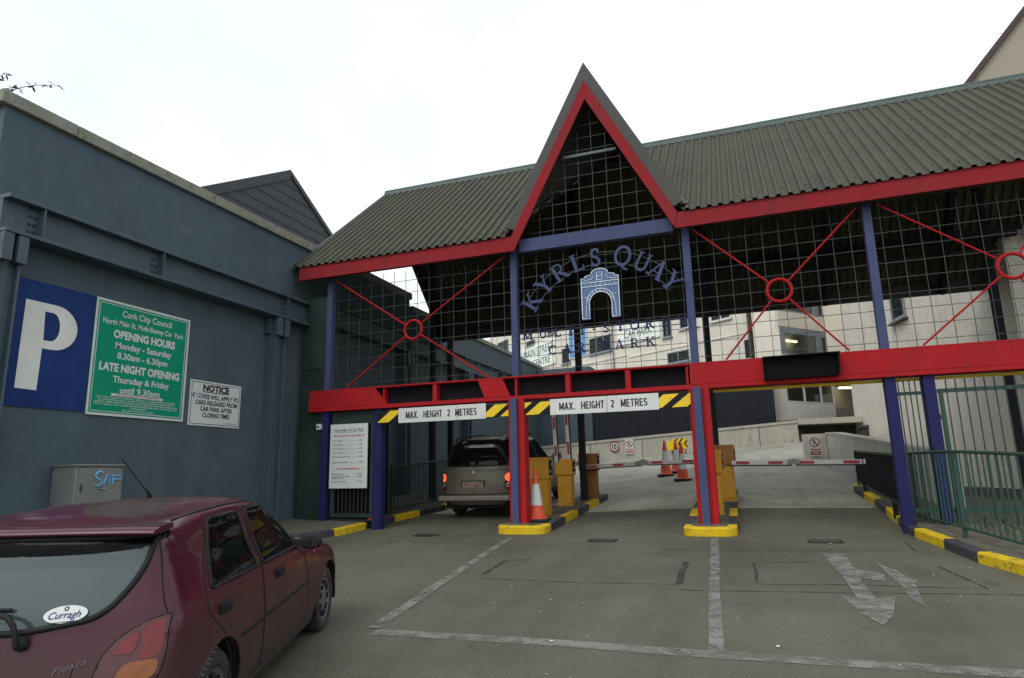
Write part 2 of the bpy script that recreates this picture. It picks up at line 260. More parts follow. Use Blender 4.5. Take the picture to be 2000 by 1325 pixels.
# ------------------------------------------------------------------ mesh builder
class F:                       # a local plane: origin, u (right), v (up), n (out)
    def __init__(s, o, u, v, n=None):
        s.o, s.u, s.v = V(o), V(u).normalized(), V(v).normalized(); s.n = V(n).normalized() if n else s.u.cross(s.v)
    def p(s, a, b, d=0): return s.o + s.u * a + s.v * b + s.n * d
FRONT = lambda Y: F((0, Y, 0), (1, 0, 0), (0, 0, 1))
class MB:
    def __init__(s): s.v, s.f, s.m, s.sm = [], [], [], []
    def face(s, pts, m=0, sm=False):
        b = len(s.v); s.v += [V(p) for p in pts]; s.f.append(list(range(b, b + len(pts)))); s.m.append(m); s.sm.append(sm)
    def mesh(s, vs, fs, m=0, sm=False):
        b = len(s.v); s.v += [V(p) for p in vs]
        for f in fs: s.f.append([b + i for i in f]); s.m.append(m); s.sm.append(sm)
    def box(s, x0, x1, y0, y1, z0, z1, m=0, fr=None):
        c = [(x, y, z) for x in (x0, x1) for y in (y0, y1) for z in (z0, z1)]
        if fr: c = [fr.p(*q) for q in c]          # u, v, n extents
        fl = [(0, 1, 3, 2), (4, 6, 7, 5), (0, 4, 5, 1), (2, 3, 7, 6), (0, 2, 6, 4), (1, 5, 7, 3)]
        if fr and fr.u.cross(fr.v).dot(fr.n) < 0: fl = [f[::-1] for f in fl]
        s.mesh(c, fl, m)
    def prism(s, poly, fr, d0, d1, m=0):
        A = sum(poly[i][0] * poly[(i + 1) % len(poly)][1] - poly[(i + 1) % len(poly)][0] * poly[i][1] for i in range(len(poly)))
        if A < 0: poly = poly[::-1]
        k = len(poly); vs = [fr.p(a, b, d0) for a, b in poly] + [fr.p(a, b, d1) for a, b in poly]
        fs = [list(range(k - 1, -1, -1)), list(range(k, 2 * k))] + [(i, (i + 1) % k, k + (i + 1) % k, k + i) for i in range(k)]
        s.mesh(vs, fs, m)
    def bar(s, p, q, wd, h, up=(0, 0, 1), m=0):
        p, q = V(p), V(q); d = (q - p).normalized(); r = d.cross(V(up))
        if r.length < 1e-5: r = d.cross(V((0, 1, 0)))
        r.normalize(); t = r.cross(d)
        c = [b + r * a * wd / 2 + t * e * h / 2 for b in (p, q) for a, e in ((-1, -1), (1, -1), (1, 1), (-1, 1))]
        s.mesh(c, [(0, 1, 2, 3), (7, 6, 5, 4), (0, 4, 5, 1), (1, 5, 6, 2), (2, 6, 7, 3), (3, 7, 4, 0)], m)
    def tube(s, pts, r, n=8, closed=False, m=0, sm=True, r2=None):
        pts = [V(p) for p in pts]; k = len(pts); vs = []; up = None
        for i, p in enumerate(pts):
            a = pts[(i - 1) % k] if (closed or i) else p; b = pts[(i + 1) % k] if (closed or i < k - 1) else p
            d = (b - a).normalized()
            if up is None:
                up = V((0, 0, 1)) if abs(d.z) < .9 else V((0, 1, 0))
            x = d.cross(up)
            if x.length < 1e-5: x = d.cross(V((1, 0, 0)))
            x.normalize(); y = x.cross(d).normalized(); up = y
            rr = r if r2 is None else r + (r2 - r) * i / max(1, k - 1)
            vs += [p + x * cos(2 * pi * j / n) * rr + y * sin(2 * pi * j / n) * rr for j in range(n)]
        fs = []
        for i in range(k if closed else k - 1):
            for j in range(n):
                a = i * n + j; b = i * n + (j + 1) % n; c = ((i + 1) % k) * n + (j + 1) % n; d = ((i + 1) % k) * n + j
                fs.append((a, b, c, d))
        s.mesh(vs, fs, m, sm)
        if not closed:
            s.mesh(vs[:n], [list(range(n - 1, -1, -1))], m); s.mesh(vs[-n:], [list(range(n))], m)
    def lathe(s, prof, o, ax, n=24, m=0, sm=True):      # prof: (radius, along axis)
        o, ax = V(o), V(ax).normalized(); x = ax.orthogonal().normalized(); y = ax.cross(x); vs = []
        for r, h in prof: vs += [o + ax * h + (x * cos(2 * pi * j / n) + y * sin(2 * pi * j / n)) * r for j in range(n)]
        fs = [(i * n + j, i * n + (j + 1) % n, (i + 1) * n + (j + 1) % n, (i + 1) * n + j) for i in range(len(prof) - 1) for j in range(n)]
        s.mesh(vs, fs, m, sm)
    def build(s, name, mats, parent=None, bevel=0, segs=2):
        me = bpy.data.meshes.new(name)
        me.from_pydata([tuple(p) for p in s.v], [], s.f)
        for mt in (mats if isinstance(mats, (list, tuple)) else [mats]): me.materials.append(M[mt] if isinstance(mt, str) else mt)
        me.polygons.foreach_set('material_index', s.m); me.polygons.foreach_set('use_smooth', s.sm); me.update()
        o = bpy.data.objects.new(name, me); COL.objects.link(o)
        if parent: adopt(o, parent)
        if bevel:
            b = o.modifiers.new('bevel', 'BEVEL'); b.width = bevel; b.segments = segs; b.limit_method = 'ANGLE'; b.angle_limit = radians(40)
        return o
MW = {}
def adopt(o, parent):
    o.parent = parent; o.matrix_parent_inverse = MW.get(parent.name, Matrix()).inverted()
def thing(name, label, cat, loc=(0, 0, 0), group=None):
    o = bpy.data.objects.new(name, None); COL.objects.link(o); o.empty_display_size = .2
    o.location = loc; MW[o.name] = Matrix.Translation(loc)
    o['label'] = label; o['category'] = cat
    if group: o['group'] = group
    return o
def tag(o, label, cat, group=None):
    o['label'] = label; o['category'] = cat
    if group: o['group'] = group
    return o
def struct(o, kind='structure', label=None): o['kind'] = kind; return o
def copy_tree(o, loc, rotz=0, label=None):
    c = o.copy(); COL.objects.link(c); c.location = loc; c.rotation_euler = (0, 0, rotz)
    if label: c['label'] = label
    def rec(a, b):
        for ch in [x for x in COL.objects if x.parent == a]:
            d = ch.copy(); COL.objects.link(d); d.parent = b; rec(ch, d)
    rec(o, c); return c

def text_geo(s, bold=0, shear=0, space=1.0):
    cu = bpy.data.curves.new('t', 'FONT'); cu.body = s; cu.size = 1; cu.offset = bold; cu.shear = shear; cu.space_character = space; cu.fill_mode = 'FRONT'; cu.resolution_u = 3
    o = bpy.data.objects.new('t', cu); COL.objects.link(o)
    dg = bpy.context.evaluated_depsgraph_get(); me = bpy.data.meshes.new_from_object(o.evaluated_get(dg))
    vs = [v.co.copy() for v in me.vertices]; fs = [list(p.vertices) for p in me.polygons]
    bpy.data.objects.remove(o); bpy.data.curves.remove(cu); bpy.data.meshes.remove(me)
    return vs, fs
def text(mb, s, fr, a0, a1, b0, b1, d=.003, m=0, bold=.02, shear=0, capbox=True, space=1.0):
    """lettering scaled into the rectangle a0..a1 x b0..b1 of plane fr (b1 is cap height)"""
    vs, fs = text_geo(s, bold, shear, space)
    x0 = min(v.x for v in vs); x1 = max(v.x for v in vs)
    y0, y1 = (0, .70) if capbox else (min(v.y for v in vs), max(v.y for v in vs))
    sx = (a1 - a0) / (x1 - x0); sy = (b1 - b0) / (y1 - y0)
    mb.mesh([fr.p(a0 + (v.x - x0) * sx, b0 + (v.y - y0) * sy, d) for v in vs], fs, m)
def ss(a, b, x):
    t = min(1, max(0, (x - a) / (b - a))); return t * t * (3 - 2 * t)
Z0, S0, SL, SR = -1.03, .05, .075, .12
def road_z(X, Y):
    if Y <= 11.8: return Z0 + S0 * (max(Y, -10) - 11.8)
    s = SL + (SR - SL) * ss(-4.5, -1.2, X)
    if Y <= 18: return Z0 + s * (Y - 11.8)
    a = Z0 + s * 6.2; b = .55 + .07 * (X + 4); t = min(1, (Y - 18) / 10)
    return a + (b - a) * t
def gz(X, Y, h=0): return V((X, Y, road_z(X, Y) + h))
def frange(a, b, n): return [a + (b - a) * i / n for i in range(n + 1)]

# ------------------------------------------------------------------ ground, road, ramp
def grid(xs, ys, zf, name, mt):
    mb = MB(); vs = [(x, y, zf(x, y)) for y in ys for x in xs]; nx = len(xs)
    mb.mesh(vs, [(j * nx + i, j * nx + i + 1, (j + 1) * nx + i + 1, (j + 1) * nx + i) for j in range(len(ys) - 1) for i in range(nx - 1)], 0, True)
    return mb.build(name, mt)
gy = [-400, -100, -40, -20, -10] + frange(-9, 12, 21) + [20, 30, 50, 100, 400]
struct(grid([-400, -100, -40, -20, -10, 0, 5, 10, 20, 40, 100, 400], gy, lambda x, y: (road_z(0, y) if y < 11.8 else -1.35) - .03, 'ground', 'soil'))
struct(grid(frange(-14, 14, 14), frange(-30, 11.8, 42), lambda x, y: road_z(x, y), 'road', 'asphalt'))
rightx = [(11.8, 2.2), (16.2, 2.15), (17, 2.15), (18.2, 2.05), (20, 1.75), (22.2, 1.5), (22.25, 4.0), (28.1, 4.0)]
def right_edge(y):
    for (a, xa), (b, xb) in zip(rightx, rightx[1:]):
        if a <= y <= b: return xa + (xb - xa) * (y - a) / (b - a)
    return 4.0
for nm_, ys, mt_ in (('lane', frange(11.8, 14.0, 8), 'asphalt'), ('ramp', frange(14.0, 22.2, 20) + [22.25] + frange(22.6, 28.1, 10), 'ramp_road')):
  mb = MB(); cols = 24; vs = []
  for y in ys:
    for i in range(cols + 1):
        x = -9.3 + (right_edge(y) + 9.3) * i / cols; vs.append((x, y, road_z(x, y) + .001))
  mb.mesh(vs, [(j * (cols + 1) + i, j * (cols + 1) + i + 1, (j + 1) * (cols + 1) + i + 1, (j + 1) * (cols + 1) + i) for j in range(len(ys) - 1) for i in range(cols)], 0, True)
  struct(mb.build(nm_, mt_))

def strip(mb, pts, wd, h=.006, m=0, jit=0):
    pts = [V((p[0], p[1], 0)) for p in pts]; L = [];
    for a, b in zip(pts, pts[1:]):
        k = max(1, int((b - a).length / .3)); d = (b - a).normalized(); n = V((-d.y, d.x, 0))
        for i in range(k + (b is pts[-1])):
            c = a + (b - a) * i / k + n * random.uniform(-jit, jit); ww = wd * random.uniform(1 - jit * 6, 1 + jit * 6)
            L.append((gz(*(c - n * ww / 2).xy, h), gz(*(c + n * ww / 2).xy, h)))
    for (a, b), (c, d) in zip(L, L[1:]): mb.face((a, c, d, b), m)
def flat(mb, poly, h=.006, m=0):
    bm = bmesh.new(); f = bm.faces.new([bm.verts.new((x, y, 0)) for x, y in poly]); bmesh.ops.triangulate(bm, faces=[f]); bm.verts.index_update()
    vs = [gz(v.co.x, v.co.y, h) for v in bm.verts]; fs = []
    for f in bm.faces:
        ix = [v.index for v in f.verts]; fs.append(ix if f.normal.z > 0 else ix[::-1])
    mb.mesh(vs, fs, m); bm.free()
mb = MB(); strip(mb, [(-3.31, 5.43), (-1.8, 5.47), (-.41, 5.43), (1.5, 5.46), (3.6, 5.45)], .17, .005, jit=.006)
struct(mb.build('stop_line', 'line'))
mb = MB(); strip(mb, [(-4.03, 10.98), (-3.62, 7.47), (-3.36, 5.52)], .125, .009, jit=.006); struct(mb.build('lane_line', 'line'))
mb = MB(); strip(mb, [(-.71, 11.1), (-.53, 7.6), (-.41, 5.5)], .115, .009, jit=.006); struct(mb.build('lane_line', 'line'))
mb = MB()
flat(mb, [(.70, 9.9), (.98, 9.93), (.95, 8.95), (1.22, 8.6), (1.16, 8.2), (.94, 8.4), (.95, 7.42), (1.13, 7.5), (.99, 6.8), (.86, 6.46), (.74, 6.85), (.66, 7.5), (.79, 7.42), (.78, 8.28)], .009)
flat(mb, [(1.24, 9.30), (1.38, 8.78), (1.45, 8.3), (1.38, 7.8), (1.31, 7.19), (1.25, 7.45), (1.28, 8.05), (1.25, 8.6)], .009)
struct(mb.build('arrow_marking', 'line'))
mb = MB()
for pts, wd in (([(-.9, 7.5), (.4, 7.62), (2.25, 7.82)], .035), ([(.56, 9.3), (-.14, 9.15), (-.1, 7.91), (.84, 8.03), (2.03, 8.05), (1.85, 9.29)], .04), ([(-1.33, 9.99), (.33, 10.09), (1.85, 10.23), (1.86, 11.0)], .035),
                ([(-.97, 9.11), (-.92, 7.78)], .10), ([(-6.12, 10.37), (-4.4, 10.22), (-2.76, 10.15)], .03), ([(-3.29, 7.74), (-2, 7.7), (-.93, 7.77)], .035), ([(-3.03, 9.0), (-3.36, 8.91), (-3.29, 7.92)], .08), ([(-.3, 13.9), (.9, 14.0), (1.95, 14.3)], .05)):
    strip(mb, pts, wd * .8, .004 if wd > .03 else .003, jit=.010)
struct(mb.build('tar_seam', 'tar'))
mb = MB()
for i in range(150):
    x, y = random.uniform(-5, 2.2), random.uniform(4.3, 11.5)
    if i > 115: x, y = random.uniform(1.3, 2.3), random.uniform(7.5, 10.6)
    r = random.uniform(.003, .010) if random.random() > .06 else random.uniform(.014, .026); c = gz(x, y, .012); a0 = random.random() * 6
    mb.mesh([c + V((cos(a0 + k * 1.26) * r * random.uniform(.5, 1.3), sin(a0 + k * 1.26) * r * random.uniform(.5, 1.3), random.uniform(0, .006))) for k in range(5)], [(0, 1, 2, 3, 4)])
o = mb.build('litter_specks', 'litter'); o['kind'] = 'stuff'; tag(o, 'small white specks of litter scattered over the grey road', 'litter')

# drain covers
def drain(x0, x1, y, lab):
    t = thing('drain_cover', lab, 'drain', gz((x0 + x1) / 2, y, 0), 'drain covers in the road before the gate')
    f = MB(); z = road_z(0, y) + .008
    for a in (y - .15, y + .15): f.bar((x0, a, z), (x1, a, z), .03, .012)
    for a in (x0, x1): f.bar((a, y - .15, z), (a, y + .15, z), .03, .012)
    f.build('frame', 'rubber', t)
    f = MB(); k = 7
    for i in range(1, k): f.bar((x0 + (x1 - x0) * i / k, y - .135, z - .003), (x0 + (x1 - x0) * i / k, y + .135, z - .003), .02, .008)
    f.build('grate', 'rust', t)
drain(-2.62, -2.2, 10.78, 'drain cover in the middle lane between the two traffic islands')
drain(.62, 1.05, 10.95, 'drain cover in the right lane above the worn arrow')
drain(-5.9, -5.52, 11.12, 'drain cover in the left lane behind the waiting van')

# kerbs ------------------------------------------------------------
def kerb(path, side, segs, name='kerb', hgt=.13, wd=.14):
    """painted kerb stones along a path; side = +1: body lies left of the direction of travel"""
    P = [V((a, b, 0)) for a, b in path]; D = [0]
    for a, b in zip(P, P[1:]): D.append(D[-1] + (b - a).length)
    def at(s):
        for i in range(len(P) - 1):
            if s <= D[i + 1] or i == len(P) - 2:
                return P[i] + (P[i + 1] - P[i]) * ((s - D[i]) / (D[i + 1] - D[i]))
    def nrm(s):
        d = (at(min(D[-1], s + .05)) - at(max(0, s - .05))).normalized(); return V((-d.y, d.x, 0)) * side
    mb = MB(); s = 0; names = ['yellow', 'kblack', 'kgrey']
    for ln, mt in segs:
        e = min(D[-1], s + ln); mi = names.index(mt)
        if e - s < .02: break
        k = max(1, int((e - s) / .25)); R = []
        for i in range(k + 1):
            q = s + .006 + (e - s - .012) * i / k; c = at(q); n = nrm(q); z = road_z(c.x, c.y)
            i2 = c + n * wd
            R.append([V((c.x, c.y, z - .08)), V((c.x, c.y, z + hgt - .02)), V((c.x + n.x * .02, c.y + n.y * .02, z + hgt)), V((i2.x, i2.y, z + hgt)), V((i2.x, i2.y, z - .08))])
        b = len(mb.v)
        vs = [p for r in R for p in r]; fs = []; tops = []
        for i in range(k):
            for j in range(4):
                fs.append((i * 5 + j, i * 5 + j + 1, (i + 1) * 5 + j + 1, (i + 1) * 5 + j))
        fs = fs + [(0, 4, 3, 2, 1), tuple(k * 5 + j for j in range(5))]
        mb.mesh(vs, fs, mi); s = e
    o = mb.build(name, names); struct(o); return o
left_path = [(-9.0, -12), (-8.9, 6.5), (-8.7, 8.2), (-8.3, 9.4), (-7.75, 10.25), (-7.43, 11.0), (-7.42, 12.2), (-7.2, 13.4), (-7.0, 14.6), (-7.0, 28)]
kerb(left_path, 1, [(18.5, 'kgrey')] + [(1.6, 'kgrey'), (1.6, 'kgrey'), (1.45, 'kblack'), (1.0, 'yellow'), (.95, 'kblack'), (.85, 'yellow'), (1, 'kblack'), (1, 'yellow'), (1, 'kblack'), (12, 'kgrey')])
right_path = [(3.35, 3.5), (2.9, 6.6), (2.55, 8.76), (2.33, 9.46), (2.2, 10.6), (2.06, 11.6), (2.03, 13.83), (1.86, 15.9), (1.93, 16.25)]
kerb(right_path, -1, [(1.5, 'kblack'), (1.0, 'kgrey'), (1.2, 'kblack'), (2.35, 'yellow'), (1.0, 'kblack'), (1.02, 'yellow'), (1.0, 'kblack'), (.9, 'yellow'), (.85, 'kblack'), (.8, 'yellow'), (.8, 'kblack'), (.9, 'yellow')])
# pavement on the left between kerb and wall
mb = MB(); L = []
for i in range(len(left_path) - 1):
    a, b = left_path[i], left_path[i + 1]; k = max(1, int((b[1] - a[1]) / .8))
    for j in range(k):
        t = j / k; L.append((a[0] + (b[0] - a[0]) * t, a[1] + (b[1] - a[1]) * t))
for (x0, y0), (x1, y1) in zip(L, L[1:]):
    a = gz(x0 - .14, y0, .127); b = gz(x1 - .14, y1, .127); c = V((-9.32, y1, b.z + .06)); d = V((-9.32, y0, a.z + .06))
    if y0 < 8: c.x = d.x = min(-9.32, x0 - .3)
    mb.face((a, b, c, d), 0)
struct(mb.build('pavement', 'paving'))
# verge of soil at the right of the road
mb = MB(); RP = [(x + .13, y) for x, y in right_path]; R = []
for (x, y) in RP[:-1] + [(1.99, 16.2), (2.25, 17.2), (2.3, 18.4), (2.1, 21), (1.9, 24)]:
    z = road_z(x, min(y, 15)) + .125
    R.append([(x, y, z), (x + .7, y, z + .0), (x + 1.6, y, min(z, -.86)), (x + 4, y, min(-.84, z)), (14, y, min(-.84, z))])
for a, b in zip(R, R[1:]):
    for i in range(4): mb.face((a[i], a[i + 1], b[i + 1], b[i]), 0, True)
struct(mb.build('verge', 'soil'))
# a little rough grass along the verge
mb = MB()
for i in range(1500):
    y = random.uniform(7.5, 19); x = random.uniform(2.9, 5.5) + (0.4 if y < 9 else 0); z = -.9
    if x < 3.2 and random.random() < .5: continue
    h = random.uniform(.04, .12); a = random.random() * 6.28; d = V((cos(a), sin(a), 0)); c = V((x, y, z)); e = V((-d.y, d.x, 0)) * .012
    mb.face((c - e, c + e, c + d * h * .4 + V((0, 0, h))), 0)
o = mb.build('rough_grass', 'grass'); o['kind'] = 'stuff'; tag(o, 'thin rough grass on the soil behind the green railing', 'grass')

# traffic islands ------------------------------------------------------------
def island(x0, x1, xb0, xb1, y0, y1, lab):
    t = thing('traffic_island', lab, 'traffic island', gz((x0 + x1) / 2, y0 + .3), 'traffic islands between the lanes')
    zt = lambda x, y: road_z(x, y) + .125
    nose = []; r = .22; k = 6; cx0, cx1 = x0 + r, x1 - r; yn = y0 + r
    for i in range(k + 1): a = pi + pi / 2 * i / k; nose.append((cx0 + r * cos(a), yn + r * sin(a)))
    for i in range(k + 1): a = 1.5 * pi + pi / 2 * i / k; nose.append((cx1 + r * cos(a), yn + r * sin(a)))
    ye = y0 + .42
    ring = [(x0, ye)] + nose + [(x1, ye)]
    mb = MB(); n = len(ring)
    inner = []
    for i, (a, b) in enumerate(ring):
        c = V(((x0 + x1) / 2, y0 + .5, 0)); p = V((a, b, 0)); d = (c - p).normalized(); inner.append((p + d * .17).to_tuple()[:2])
    inner[0] = (x0 + .15, ye); inner[-1] = (x1 - .15, ye)
    V1 = [gz(a, b, -.08) for a, b in ring] + [gz(a, b, .115) for a, b in ring] + [gz(a + (c - a) * .12, b + (d - b) * .12, .135) for (a, b), (c, d) in zip(ring, inner)] + [gz(a, b, .135) for a, b in inner]
    fs = []
    for r_ in range(3): fs += [(r_ * n + i, r_ * n + i + 1, (r_ + 1) * n + i + 1, (r_ + 1) * n + i) for i in range(n - 1)]
    mb.mesh(V1, fs, 0, False); mb.build('nose_kerb', 'yellow', t)
    for sx, xa, xb in ((1, x0, xb0), (-1, x1, xb1)):
        mb = MB(); k = 5
        for i in range(k):
            ya, yb = ye + .01 + (y1 - ye) * i / k, ye + (y1 - ye) * (i + 1) / k
            xA = xa + (xb - xa) * i / k; xB = xa + (xb - xa) * (i + 1) / k; w_ = .14 * sx
            q = [gz(xA, ya, -.08), gz(xB, yb, -.08), gz(xB, yb, .13), gz(xA, ya, .13), gz(xA + w_, ya, .13), gz(xB + w_, yb, .13), gz(xB + w_, yb, -.08), gz(xA + w_, ya, -.08)]
            mb.mesh(q, [(0, 1, 2, 3), (3, 2, 5, 4), (4, 5, 6, 7), (0, 3, 4, 7), (1, 6, 5, 2)], (i + 1) % 2)
        mb.build('side_kerb', ['yellow', 'kblack'], t)
    mb = MB(); k = 8; Ls = []
    for i in range(k + 1):
        y = ye - .14 + (y1 - ye + .14) * i / k; q = i / k
        xl = x0 + (xb0 - x0) * q + .13; xr = x1 + (xb1 - x1) * q - .13; Ls.append((gz(xl, y, .122), gz(xr, y, .122)))
    Ls.insert(0, (gz(x0 + .2, y0 + .12, .122), gz(x1 - .2, y0 + .12, .122)))
    for (a, b), (c, d) in zip(Ls, Ls[1:]): mb.face((a, b, d, c))
    mb.build('paving', 'paving', t)
    mb = MB(); y = y1; mb.mesh([gz(xb0, y, -.08), gz(xb1, y, -.08), gz(xb1, y, .13), gz(xb0, y, .13)], [(1, 0, 3, 2)]); mb.build('end_kerb', 'kgrey', t)
island(-4.48, -3.56, -4.1, -3.42, 11.35, 16.1, 'raised island with yellow nose kerb under the left red and blue column')
island(-1.22, -.38, -1.2, -.44, 11.33, 15.6, 'yellow nosed island under the right red and blue column')

# ------------------------------------------------------------------ left building
XW = -9.3
t = thing('rendered_building', 'long slate blue rendered building with steel beam and mossy coping along the left side', 'building', (-14, 12, -1))
mb = MB(); mb.box(-24, XW, 5.45, 16.95, -1.6, 5.14); mb.build('wall', 'wall', t)
mb = MB(); mb.box(-24, XW, 16.952, 30, -1.6, 4.82); mb.build('rear_wall', 'wall', t)
mb = MB(); mb.box(XW + .01, -6.75, 29.2, 30.3, -1, 4.7); mb.build('end_wall', 'wall', t)
mb = MB(); ys = [5.35, 6.45, 9.2, 11.2, 13.1, 15.1, 17.0]
for a, b in zip(ys, ys[1:]): mb.box(-9.75, XW + .07, a + .006, b - .006, 5.142, 5.33)
mb.box(-24, -9.76, 5.35, 5.8, 5.142, 5.33); mb.build('coping', 'coping', t, .012)
mb = MB()
for a, b in zip(frange(17.02, 30, 6), frange(17.02, 30, 6)[1:]): mb.box(-9.75, XW + .07, a + .006, b - .006, 4.822, 4.97)
mb.build('coping', 'coping', t, .012)
def wallbeam(name, y0, y1, zt, zb, stiff, off=.34):
    xf = XW + off; mb = MB()
    mb.box(XW - .01, xf, y0, y1, zt - .06, zt); mb.box(XW - .01, xf, y0, y1, zb, zb + .05)          # flanges
    mb.box(XW - .01, xf - .14, y0 + .002, y1 - .002, zb + .05, zt - .06)
    o = mb.build(name, 'steel', t, .004)
    for y in stiff:
        mb = MB(); mb.box(xf - .14, xf - .012, y - .012, y + .012, zb + .052, zt - .062); mb.build('stiffener', 'steel', o)
        mb = MB()
        for dy in (-.13, -.06):
            for k in range(4):
                mb.lathe([(.0, .022), (.02, .02), (.026, 0)], (xf - .14, y + dy, zb + .12 + k * .11), (1, 0, 0), 8)
        mb.build('bolts', 'rust', o)
wallbeam('steel_beam', 5.46, 12.95, 3.80, 3.27, [5.95, 7.95, 11.15])
wallbeam('steel_beam', 12.96, 20.3, 3.98, 3.45, [16.5, 19.2])
wallbeam('steel_beam', 20.31, 29.9, 3.98, 3.45, [24.0], .28)
for y, wd in ((5.62, .30), (11.02, .34), (16.5, .34), (20.8, .34), (25.5, .34)):
    mb = MB(); zt = 3.265 if y < 13 else 3.445
    mb.box(XW - .01, XW + .16, y - wd / 2, y + wd / 2, -1.5, zt - .35)
    for s_ in (-1, 1): mb.box(XW + .16, XW + .25, y + s_ * (wd / 2 - .02) - .018, y + s_ * (wd / 2 - .02) + .018, -1.5, zt)
    mb.box(XW + .16, XW + .2, y - .1, y + .02, -1.5, zt)
    o = mb.build('pilaster', 'steel', t, .006)
    mb = MB(); mb.box(XW + .255, XW + .33, y - wd * .55, y - wd * .1, zt - .38, zt - .004); mb.box(XW + .255, XW + .33, y + wd * .1, y + wd * .55, zt - .38, zt - .004)
    mb.box(XW - .01, XW + .154, y - wd * .72, y + wd * .72, zt - .345, zt - .004); mb.build('bracket', 'steel', o, .006)
mb = MB(); mb.box(XW, XW + .03, 5.47, 5.52, -1.5, 3.2); mb.tube([(XW + .08, 5.5, -1.5), (XW + .08, 5.5, 3.2)], .045); mb.build('drainpipe', 'steel', t)

# slate-hung gable behind it
t = thing('slate_gable_building', 'dark slate hung gable rising behind the blue wall coping', 'building', (-16, 16, -1))
SG = F((-13, 0, 0), (0, 1, 0), (0, 0, 1)); AY, AZ, SK = 15.85, 9.46, .585
mb = MB(); mb.prism([(AY - 7, -1), (AY + 7, -1), (AY + 7, AZ - 7 * SK), (AY, AZ), (AY - 7, AZ - 7 * SK)], SG, -8, 0); mb.build('wall', 'slate', t)
mb = MB()
for k in range(13):
    z = 5.0 + k * .33; h = (AZ - z) / SK - .3
    if h > .05: mb.box(AY - h, AY + h, z, z + .014, .002, .012, fr=SG)
mb.build('slate_course', 'slated', t)
mb = MB()
for s_ in (-1, 1):
    wd = .26 if s_ < 0 else .12
    mb.prism([(AY, AZ + .05), (AY, AZ - wd), (AY + s_ * 7.2, AZ - wd - 7.2 * SK), (AY + s_ * 7.2, AZ + .05 - 7.2 * SK)], SG, -8.1, .05)
mb.build('roof_verge', 'slate', t)

# straggly plant on the parapet
t = thing('parapet_plant', 'straggly leafy plant sprouting from the top left corner of the blue wall', 'plant', (-9.7, 5.6, 5.33))
tw, lf = MB(), MB()
for (a, b, n_) in (((-9.75, 5.45, 5.3), (-9.6, 6.33, 6.02), 26), ((-9.8, 5.42, 5.3), (-9.7, 5.9, 5.72), 18), ((-9.9, 5.4, 5.3), (-9.9, 5.75, 5.95), 18), ((-9.85, 5.4, 5.3), (-9.8, 5.5, 5.6), 16)):
    a, b = V(a), V(b); P = [a.lerp(b, q) + V((0, 0, .10 * sin(q * pi))) for q in frange(0, 1, 8)]
    tw.tube(P, .008, 5, r2=.003)
    for i in range(n_):
        q = random.uniform(.25, 1.0); c = a.lerp(b, q) + V((0, 0, .10 * sin(q * pi))); d = V((random.uniform(-.6, .6), random.uniform(-.5, 1), random.uniform(-.7, .7))).normalized(); L_ = random.uniform(.05, .13)
        s_ = d.cross(V((random.random(), random.random(), 1))).normalized() * L_ * .20
        lf.face((c, c + d * L_ * .5 + s_, c + d * L_, c + d * L_ * .5 - s_))
tw.build('stem', 'twig', t); lf.build('leaves', 'leaf', t)

# ------------------------------------------------------------------ signs on the left wall
WF = F((XW, 0, 0), (0, 1, 0), (0, 0, 1))
t = thing('parking_sign', 'big blue panel with a large white letter P on the slate blue wall', 'sign', (XW, 6.3, 1.9))
mb = MB(); mb.box(5.66, 7.05, 1.03, 2.80, 0, .02, fr=WF); mb.build('panel', 'sblue', t)
mb = MB()
P = [(6.02, 1.275), (6.315, 1.27), (6.325, 1.865)]
for i in range(13): a = -pi / 2 + pi * i / 12; P.append((6.46 + .345 * cos(a), 2.187 + .325 * sin(a)))
P += [(6.03, 2.512)]
hole = [(6.345, 1.985), (6.305, 2.392)]
outer = [(6.02, 1.275), (6.315, 1.27), (6.326, 1.862)] + [(6.47 + .34 * cos(a), 2.187 + .325 * sin(a)) for a in frange(-pi / 2, pi / 2, 14)] + [(6.03, 2.512)]
innr = [(6.33, 1.98)] + [(6.43 + .115 * cos(a), 2.187 + .205 * sin(a)) for a in frange(-pi / 2, pi / 2, 14)] + [(6.31, 2.392)]
bm = bmesh.new(); vo = [bm.verts.new((a, b, 0)) for a, b in outer]; vi = [bm.verts.new((a, b, 0)) for a, b in innr]
eo = [bm.edges.new((vo[i], vo[(i + 1) % len(vo)])) for i in range(len(vo))] + [bm.edges.new((vi[i], vi[(i + 1) % len(vi)])) for i in range(len(vi))]
bmesh.ops.triangle_fill(bm, edges=eo, use_beauty=True); bm.verts.index_update()
mb.mesh([WF.p(v.co.x, v.co.y, .024) for v in bm.verts], [[v.index for v in f.verts] for f in bm.faces]); bm.free()
mb.build('lettering', 'pwhite', t)
t = thing('opening_hours_sign', 'green board with white opening hours text beside the big letter P', 'sign', (XW, 7.96, 1.9))
mb = MB(); mb.box(7.065, 8.865, 1.0, 2.80, 0, .025, fr=WF); mb.build('board', 'sgreen', t, .004)
mb = MB()
for a, b, c, d in ((7.065, 8.865, 2.765, 2.80), (7.065, 8.865, 1.0, 1.035), (7.065, 7.10, 1.036, 2.764), (8.83, 8.865, 1.036, 2.764)): mb.box(a, b, c, d, .0255, .03, fr=WF)
for a, b, c, d in ((7.125, 8.805, 2.732, 2.742), (7.125, 8.805, 1.058, 1.068), (7.125, 7.135, 1.069, 2.731), (8.795, 8.805, 1.069, 2.731)): mb.box(a, b, c, d, .0255, .028, fr=WF)
mb.build('border', 'white', t)
mb = MB(); D = .028
